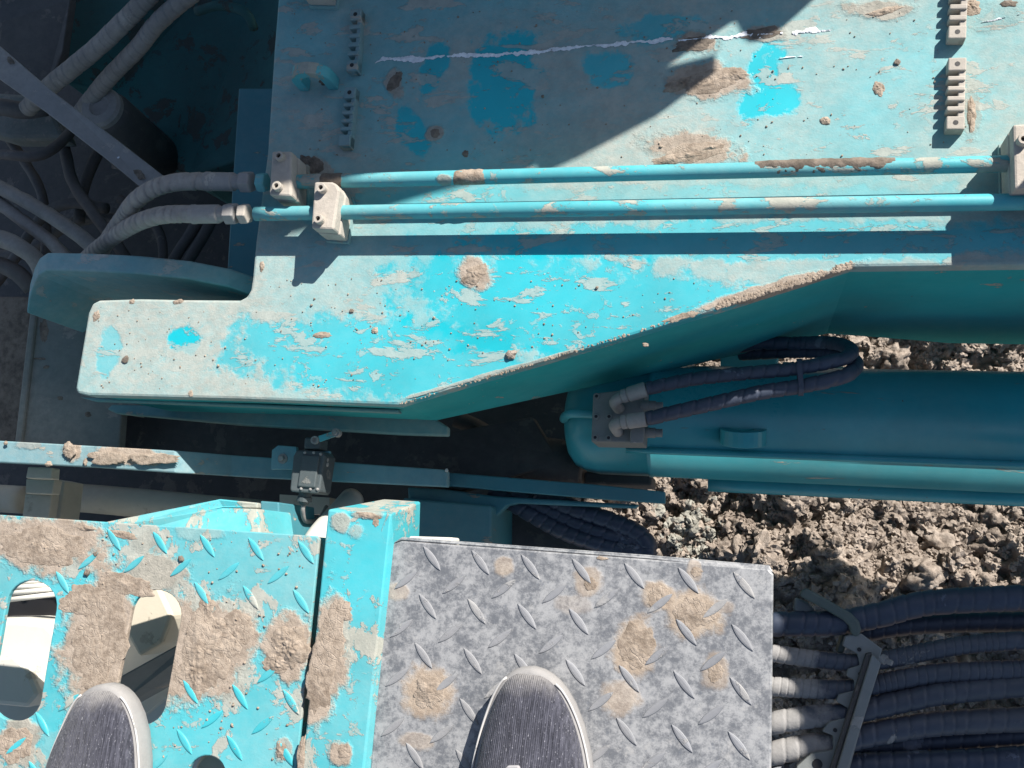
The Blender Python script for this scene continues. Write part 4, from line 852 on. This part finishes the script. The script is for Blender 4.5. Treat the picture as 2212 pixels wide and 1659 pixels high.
bk = thing('bent_bracket', 'dark green bent strap bracket reaching over the thickest hose', 'bracket', P(1800, 1330, zz))
outer = [(1731, 1276), (1742, 1270), (1790, 1296), (1838, 1324), (1856, 1342), (1861, 1360), (1856, 1374), (1846, 1376), (1838, 1366), (1834, 1352), (1822, 1340), (1776, 1313), (1728, 1288)]
obj('strap', *slab(outer, [zz + .022] * 5 + [zz + .022] * 2 + [zz + .022] * 6, .022), M['bent'], bk, bevel=.003)
obj('strap_leg', *slab([(1826, 1350), (1840, 1356), (1822, 1412), (1808, 1410)], zz - .002, .03), M['bent'], bk, bevel=.002)
obj('strap_tab', *slab([(1714, 1320), (1718, 1290), (1745, 1302), (1762, 1318), (1740, 1330)], zz + .0, .02), M['bracket'], bk, bevel=.003)

# ---------------------------------------------------------------- person standing on the plates (shoes in view, the rest behind the camera)
def knit():
    b = NB('shoe_knit')
    tc = b.n('ShaderNodeTexCoord'); mp = b.n('ShaderNodeMapping'); b.l(tc.outputs['Object'], mp.inputs[0]); mp.inputs['Scale'].default_value = (1, .05, .6)
    n = b.n('ShaderNodeTexNoise'); n.inputs['Scale'].default_value = 420; n.inputs['Detail'].default_value = 4; n.inputs['Roughness'].default_value = .7; b.l(mp.outputs[0], n.inputs['Vector'])
    m2 = b.n('ShaderNodeMapping'); b.l(tc.outputs['Object'], m2.inputs[0]); m2.inputs['Scale'].default_value = (1, .4, 1)
    sp = b.n('ShaderNodeTexNoise'); sp.inputs['Scale'].default_value = 800; sp.inputs['Detail'].default_value = 2; b.l(m2.outputs[0], sp.inputs['Vector'])
    wv = b.n('ShaderNodeTexWave', bands_direction='X'); wv.inputs['Scale'].default_value = 160; wv.inputs['Distortion'].default_value = .6; b.l(tc.outputs['Object'], wv.inputs['Vector'])
    c = b.mix(b.rng(n.outputs['Fac'], .32, .72), (.012, .013, .024), (.072, .073, .098))
    c = b.mix(b.math('MULTIPLY', b.rng(sp.outputs['Fac'], .63, .74), .6), c, (.36, .36, .40))
    sep = b.n('ShaderNodeSeparateXYZ'); b.l(tc.outputs['Object'], sep.inputs[0])
    toe = b.math('MULTIPLY', b.rng(b.math('ADD', sep.outputs['Y'], b.math('MULTIPLY', b.noise(40, 4, .6), .03)), -.014, .012), b.rng(n.outputs['Fac'], .25, .55, .35, .95))
    c = b.mix(toe, c, (.21, .20, .195))
    b.l(c, b.b.inputs['Base Color']); b.b.inputs['Roughness'].default_value = .8; b.b.inputs['Sheen Weight'].default_value = .2
    h = b.math('ADD', b.math('MULTIPLY', wv.outputs['Fac'], .6), b.math('MULTIPLY', sp.outputs['Fac'], .8)); b.bump(h, .0009); return b.m
M['knit'] = knit()
M['sole'] = dirty('shoe_sole', (.25, .25, .255), film=.5, spots=.3, patch=.3, rough=.7, seed=31, dust=(.31, .29, .27), streak=(1, 1, 1), var=.05)
M['welt'] = dirty('shoe_welt', (.55, .54, .53), film=.3, spots=.3, patch=.3, rough=.7, seed=37, dust=(.42, .39, .36), streak=(1, 1, 1))
M['lace'] = dirty('shoe_lace', (.30, .30, .32), film=.4, spots=.2, patch=.2, rough=.8, seed=32, dust=(.45, .42, .4), streak=(1, 1, 1))
M['denim'] = dirty('trouser_cloth', (.03, .04, .07), film=.3, spots=.1, patch=.2, rough=.9, seed=33, dust=(.2, .18, .16), streak=(1, 1, 1))
M['skin'] = dirty('skin', (.42, .25, .18), film=.05, spots=0, patch=0, rough=.5, seed=34)
M['shirt'] = dirty('shirt_cloth', (.12, .13, .16), film=.2, spots=0, patch=.1, rough=.9, seed=35)
M['hair'] = dirty('hair', (.015, .012, .01), film=0, spots=0, patch=0, rough=.6, seed=36)
per = thing('person', 'person standing on the plates, only two grey knit shoes in view', 'person', P(680, 1900, 0))
PR = [(0, .001), (.002, .012), (.006, .021), (.012, .029), (.02, .0365), (.035, .0455), (.057, .0545), (.085, .0625), (.12, .0680), (.16, .0665), (.20, .058), (.24, .051), (.28, .047), (.30, .043), (.315, .034), (.322, .018), (.325, .002)]
def shoe(tx, ty, ang, side):
    c = P(tx, ty, .025); c.z = 0
    rot = Matrix.Rotation(ang, 3, 'Z')
    e = bpy.data.objects.new('shoe', None); COL.objects.link(e); e.parent = per; e.location = c - org(per); e.rotation_euler = (0, 0, ang); e.empty_display_size = .05
    def mesh(name, V, Fa, mat, sm=True, bevel=0):
        me = bpy.data.meshes.new(name); me.from_pydata([tuple(v) for v in V], [], Fa); me.update()
        bm = bmesh.new(); bm.from_mesh(me); bmesh.ops.recalc_face_normals(bm, faces=bm.faces); bm.to_mesh(me); bm.free()
        if sm: me.polygons.foreach_set('use_smooth', [True] * len(me.polygons))
        me.materials.append(mat); o = bpy.data.objects.new(name, me); COL.objects.link(o); o.parent = e
        if bevel:
            b = o.modifiers.new('bevel', 'BEVEL'); b.width = bevel; b.segments = 2; b.limit_method = 'ANGLE'; b.angle_limit = math.radians(40)
        return o
    def bend(s): return side * .010 * math.sin(min(1, s / .3) * math.pi)
    def ol(k, dz, grow):
        L = [Vector((bend(s) - max(.0005, w_ + grow), -s - grow * (-1 if s < .1 else 1) * (1 if w_ < .03 else .3), dz)) for s, w_ in PR]
        Rr = [Vector((bend(s) + max(.0005, w_ + grow), -s - grow * (-1 if s < .1 else 1) * (1 if w_ < .03 else .3), dz)) for s, w_ in PR]
        return L + Rr[::-1]
    rings = [(.001, -.003), (.004, 0), (.014, .0005), (.024, 0), (.030, -.002), (.032, -.006)]
    V = []; n = 2 * len(PR); Fa = []
    for z, g_ in rings: V += ol(0, z, g_)
    for k in range(len(rings) - 1):
        for i in range(n): Fa.append([k * n + i, k * n + (i + 1) % n, (k + 1) * n + (i + 1) % n, (k + 1) * n + i])
    Fa += [list(range(n)), list(range((len(rings) - 1) * n, len(rings) * n))]
    for i, v in enumerate(V): v.z += .010 * max(0, 1 + v.y / .05) if v.y > -.05 else 0
    mesh('sole', V, Fa, M['sole'])
    wl = ol(0, .0305, -.0015)
    for v in wl: v.z += .010 * max(0, 1 + v.y / .05) if v.y > -.05 else 0
    V, Fa = tube(wl[3:-3], .0013, 8, .005); mesh('welt', V, Fa, M['welt'])
    # upper
    def hgt(s): 
        pts = [(0, .030), (.006, .040), (.015, .047), (.03, .053), (.06, .058), (.09, .062), (.12, .069), (.15, .080), (.18, .092), (.21, .098), (.25, .094), (.30, .092), (.322, .085)]
        for (a, h0), (b2, h1_) in zip(pts, pts[1:]):
            if s <= b2: return h0 + (h1_ - h0) * (s - a) / (b2 - a)
        return pts[-1][1]
    V = []; Fa = []; m = 18; st_ = [.0045, .007, .0105, .0145, .02, .028, .038, .05, .065, .08, .095, .11, .125, .14, .16, .18, .20, .22, .24, .26, .28, .30, .312, .318]
    def wid(s):
        for (a, w0), (b2, w1) in zip(PR, PR[1:]):
            if s <= b2: return w0 + (w1 - w0) * (s - a) / (b2 - a)
        return .002
    for s in st_:
        ww = max(.003, wid(s) - .0048); hh = hgt(s); z0 = .024 + .010 * max(0, 1 - s / .05)
        op = 0 if s < .16 else min(1, (s - .16) / .03)
        for i in range(m + 1):
            a = math.pi * i / m; x = math.cos(a); z = math.sin(a)
            ex = abs(x) ** .8 * (1 if x > 0 else -1)
            V.append(Vector((bend(s) + ex * ww * (1 - .12 * op * z), -s, z0 + (hh - z0) * z ** .75)))
    for k in range(len(st_) - 1):
        for i in range(m): Fa.append([k * (m + 1) + i, k * (m + 1) + i + 1, (k + 1) * (m + 1) + i + 1, (k + 1) * (m + 1) + i])
    Fa += [list(range(m + 1)), list(range((len(st_) - 1) * (m + 1), len(st_) * (m + 1)))]
    o = mesh('upper', V, Fa, M['knit']); o.modifiers.new('sub', 'SUBSURF').levels = 1; o.modifiers['sub'].render_levels = 2
    # vamp tongue and lace rows
    tz = lambda s: hgt(s) + .0015
    q = [(-.006, .099), (.006, .097), (.016, .114), (.022, .145), (.024, .2), (-.022, .2), (-.024, .145), (-.018, .115)]
    tpv = [Vector((bend(s) + x - .012, -s, tz(s) + .004 - .5 * x * x / .02)) for x, s in q]
    V, Fa = prism(tpv, [v - Vector((0, 0, .006)) for v in tpv]); mesh('tongue', V, Fa, M['lace'], False, .0015)
    for s in (.128, .145, .162, .178):
        V, Fa = tube([Vector((bend(s) - .045, -s - .003, tz(s) - .011)), Vector((bend(s) - .012, -s, tz(s) + .0055)), Vector((bend(s) + .02, -s - .003, tz(s) - .002))], .0028, 8, .006); mesh('lace', V, Fa, M['lace'])
    return c, rot
cR, rR = shoe(1152, 1440, math.radians(-1.5), 1)
cL, rL = shoe(236, 1476, math.radians(3.5), -1)
# body: one skinned figure
def body():
    k = org(per); hipz = 1.06
    aR = cR + Vector((-.0, -.26, .12)); aL = cL + Vector((0, -.26, .12)); mid = (aR + aL) / 2
    pel = Vector((mid.x, mid.y - .10, hipz))
    pts = [pel, pel + Vector((0, -.02, .22)), pel + Vector((0, -.02, .46)), pel + Vector((0, .02, .60)), pel + Vector((0, .05, .70)), pel + Vector((0, .07, .80))]
    rad = [.17, .16, .18, .065, .095, .07]; ed = [(0, 1), (1, 2), (2, 3), (3, 4), (4, 5)]
    for sx, an in ((1, aR), (-1, aL)):
        b = len(pts); hip = pel + Vector((sx * .11, 0, -.06)); kn = (hip + an) / 2 + Vector((0, -.02, .04)); kn.y = min(kn.y, -.40)
        pts += [hip, kn, an + Vector((0, 0, .02)), an - Vector((0, 0, .045))]; rad += [.11, .075, .055, .045]; ed += [(0, b), (b, b + 1), (b + 1, b + 2), (b + 2, b + 3)]
        b = len(pts); sh = pel + Vector((sx * .21, -.02, .44)); pts += [sh, sh + Vector((sx * .06, .02, -.30)), sh + Vector((sx * -.02, .20, -.22))]; rad += [.065, .05, .038]; ed += [(2, b), (b, b + 1), (b + 1, b + 2)]
    me = bpy.data.meshes.new('body'); me.from_pydata([tuple(p - k) for p in pts], ed, []); me.update()
    o = bpy.data.objects.new('body', me); COL.objects.link(o); o.parent = per
    sk = o.modifiers.new('skin', 'SKIN'); 
    for i, r in enumerate(rad): me.skin_vertices[0].data[i].radius = (r * U, r * U) if False else (r, r)
    me.skin_vertices[0].data[0].use_root = True
    o.modifiers.new('sub', 'SUBSURF').levels = 2; me.materials.append(M['denim'])
    return o
def ensure_skin():
    pass
try:
    _m = bpy.data.meshes.new('t')
    person_body = None
    k = org(per)
    bm = bmesh.new(); lay = bm.verts.layers.skin.verify()
    aR = cR + Vector((0, -.27, .11)); aL = cL + Vector((0, -.27, .11)); mid = (aR + aL) / 2
    pel = Vector((mid.x, mid.y - .10, 1.06))
    def vert(p, r):
        v = bm.verts.new(p - k); v[lay].radius = (r, r); return v
    root = vert(pel, .15); root[lay].use_root = True
    w1 = vert(pel + Vector((0, -.02, .24)), .15); ch = vert(pel + Vector((0, -.02, .46)), .17); nk = vert(pel + Vector((0, .02, .62)), .06); hd = vert(pel + Vector((0, .04, .72)), .10); hd2 = vert(pel + Vector((0, .05, .84)), .075)
    for a, b in ((root, w1), (w1, ch), (ch, nk), (nk, hd), (hd, hd2)): bm.edges.new((a, b))
    for sx, an in ((1, aR), (-1, aL)):
        hip = pel + Vector((sx * .12, -.0, -.08)); kn = hip.lerp(an, .48) + Vector((0, -.01, 0))
        h_ = vert(hip, .105); k_ = vert(kn, .075); a_ = vert(an + Vector((0, 0, .08)), .058); f_ = vert(an - Vector((0, 0, .04)), .045)
        for a, b in ((root, h_), (h_, k_), (k_, a_), (a_, f_)): bm.edges.new((a, b))
        s_ = vert(pel + Vector((sx * .22, -.02, .47)), .07); e_ = vert(pel + Vector((sx * .27, -.04, .17)), .05); w_ = vert(pel + Vector((sx * .14, .12, .30)), .034); d_ = vert(pel + Vector((sx * .10, .18, .33)), .030)
        for a, b in ((ch, s_), (s_, e_), (e_, w_), (w_, d_)): bm.edges.new((a, b))
    me = bpy.data.meshes.new('body'); bm.to_mesh(me); bm.free()
    o = bpy.data.objects.new('body', me); COL.objects.link(o); o.parent = per; me.materials.append(M['denim'])
    o.modifiers.new('skin', 'SKIN'); s_ = o.modifiers.new('sub', 'SUBSURF'); s_.levels = 2; s_.render_levels = 2
    dg = bpy.context.evaluated_depsgraph_get(); me2 = bpy.data.meshes.new_from_object(o.evaluated_get(dg)); me2.name = 'body'
    o.modifiers.clear(); o.data = me2
    me2.materials.clear()
    for mm in ('denim', 'shirt', 'skin', 'hair'): me2.materials.append(M[mm])
    pz = pel.z
    for p in me2.polygons:
        z = p.center.z + k.z; y = p.center.y + k.y
        p.use_smooth = True
        if z > pz + .70 and (z > pz + .82 or y < pel.y + .05): p.material_index = 3
        elif z > pz + .56: p.material_index = 2
        elif z > pz + .02 and y > pel.y + .16: p.material_index = 2
        elif z > pz + .02: p.material_index = 1
except Exception as ex:
    print('body failed', ex)

# ---------------------------------------------------------------- operator's cab beyond the boom (out of frame, it shades the left part of the boom)
def onplane(px, py, z, Y):
    q = P(px, py, z); t = (Y - q.y) / SUN.y; return q + SUN * t
YC = 1.25
sh = [onplane(x, y, -.1, YC) for x, y in ((1769, 0), (1681, 79), (1612, 110), (1582, 57), (1422, 165), (1347, 222), (1262, 285), (1190, 345), (1150, 375), (930, 430), (540, 540), (200, 646))]
fr = sh[0] + (sh[0] - sh[1]) * 3
back = sh[-1] + (sh[-1] - sh[-2]) * .3
prof = [Vector((fr.x, YC, -.55)), fr] + sh + [back, Vector((back.x - .9, YC, back.z + .05)), Vector((back.x - .95, YC, -.55))]
cab = thing('operator_cab', 'turquoise operator cab of the machine standing beyond the boom', 'cab', Vector((.2, YC + .5, -.5)))
obj('shell', *prism(prof, [v + Vector((0, 1.1, 0)) for v in prof]), M['frame_paint'], cab, bevel=.012)
x0 = back.x - .5; obj('side_window', *prism([Vector((x0, YC - .004, .25)), Vector((x0 + .45, YC - .004, .25)), Vector((x0 + .45, YC - .004, .75)), Vector((x0, YC - .004, .75))], [Vector((x0, YC + .002, .25)), Vector((x0 + .45, YC + .002, .25)), Vector((x0 + .45, YC + .002, .75)), Vector((x0, YC + .002, .75))]), M['hole'], cab)
obj('cab_floor', *box((back.x - .2, YC + .55, -.66), 1.6, 1.1, .18), M['dark'], cab)
# unseen bar added to the cab, shaped to cast a shadow streak on the boom
ga = [onplane(x, y, -.1, YC - .03) for x, y in ((1545, 158), (1418, 252), (1242, 345), (1165, 380), (1150, 350), (1240, 312), (1347, 240), (1430, 186))]
obj('shadow_bar', *prism(ga, [v + Vector((0, .028, 0)) for v in ga]), M['hole'], cab)

# ---------------------------------------------------------------- layout units to metres
done = set()
for o in bpy.data.objects:
    if o.type in ('CAMERA', 'LIGHT'): continue
    o.location = o.location * U
    for m in o.modifiers:
        if m.type == 'BEVEL': m.width *= U
    if o.type == 'MESH' and o.data.name not in done:
        done.add(o.data.name); o.data.transform(Matrix.Scale(U, 4))
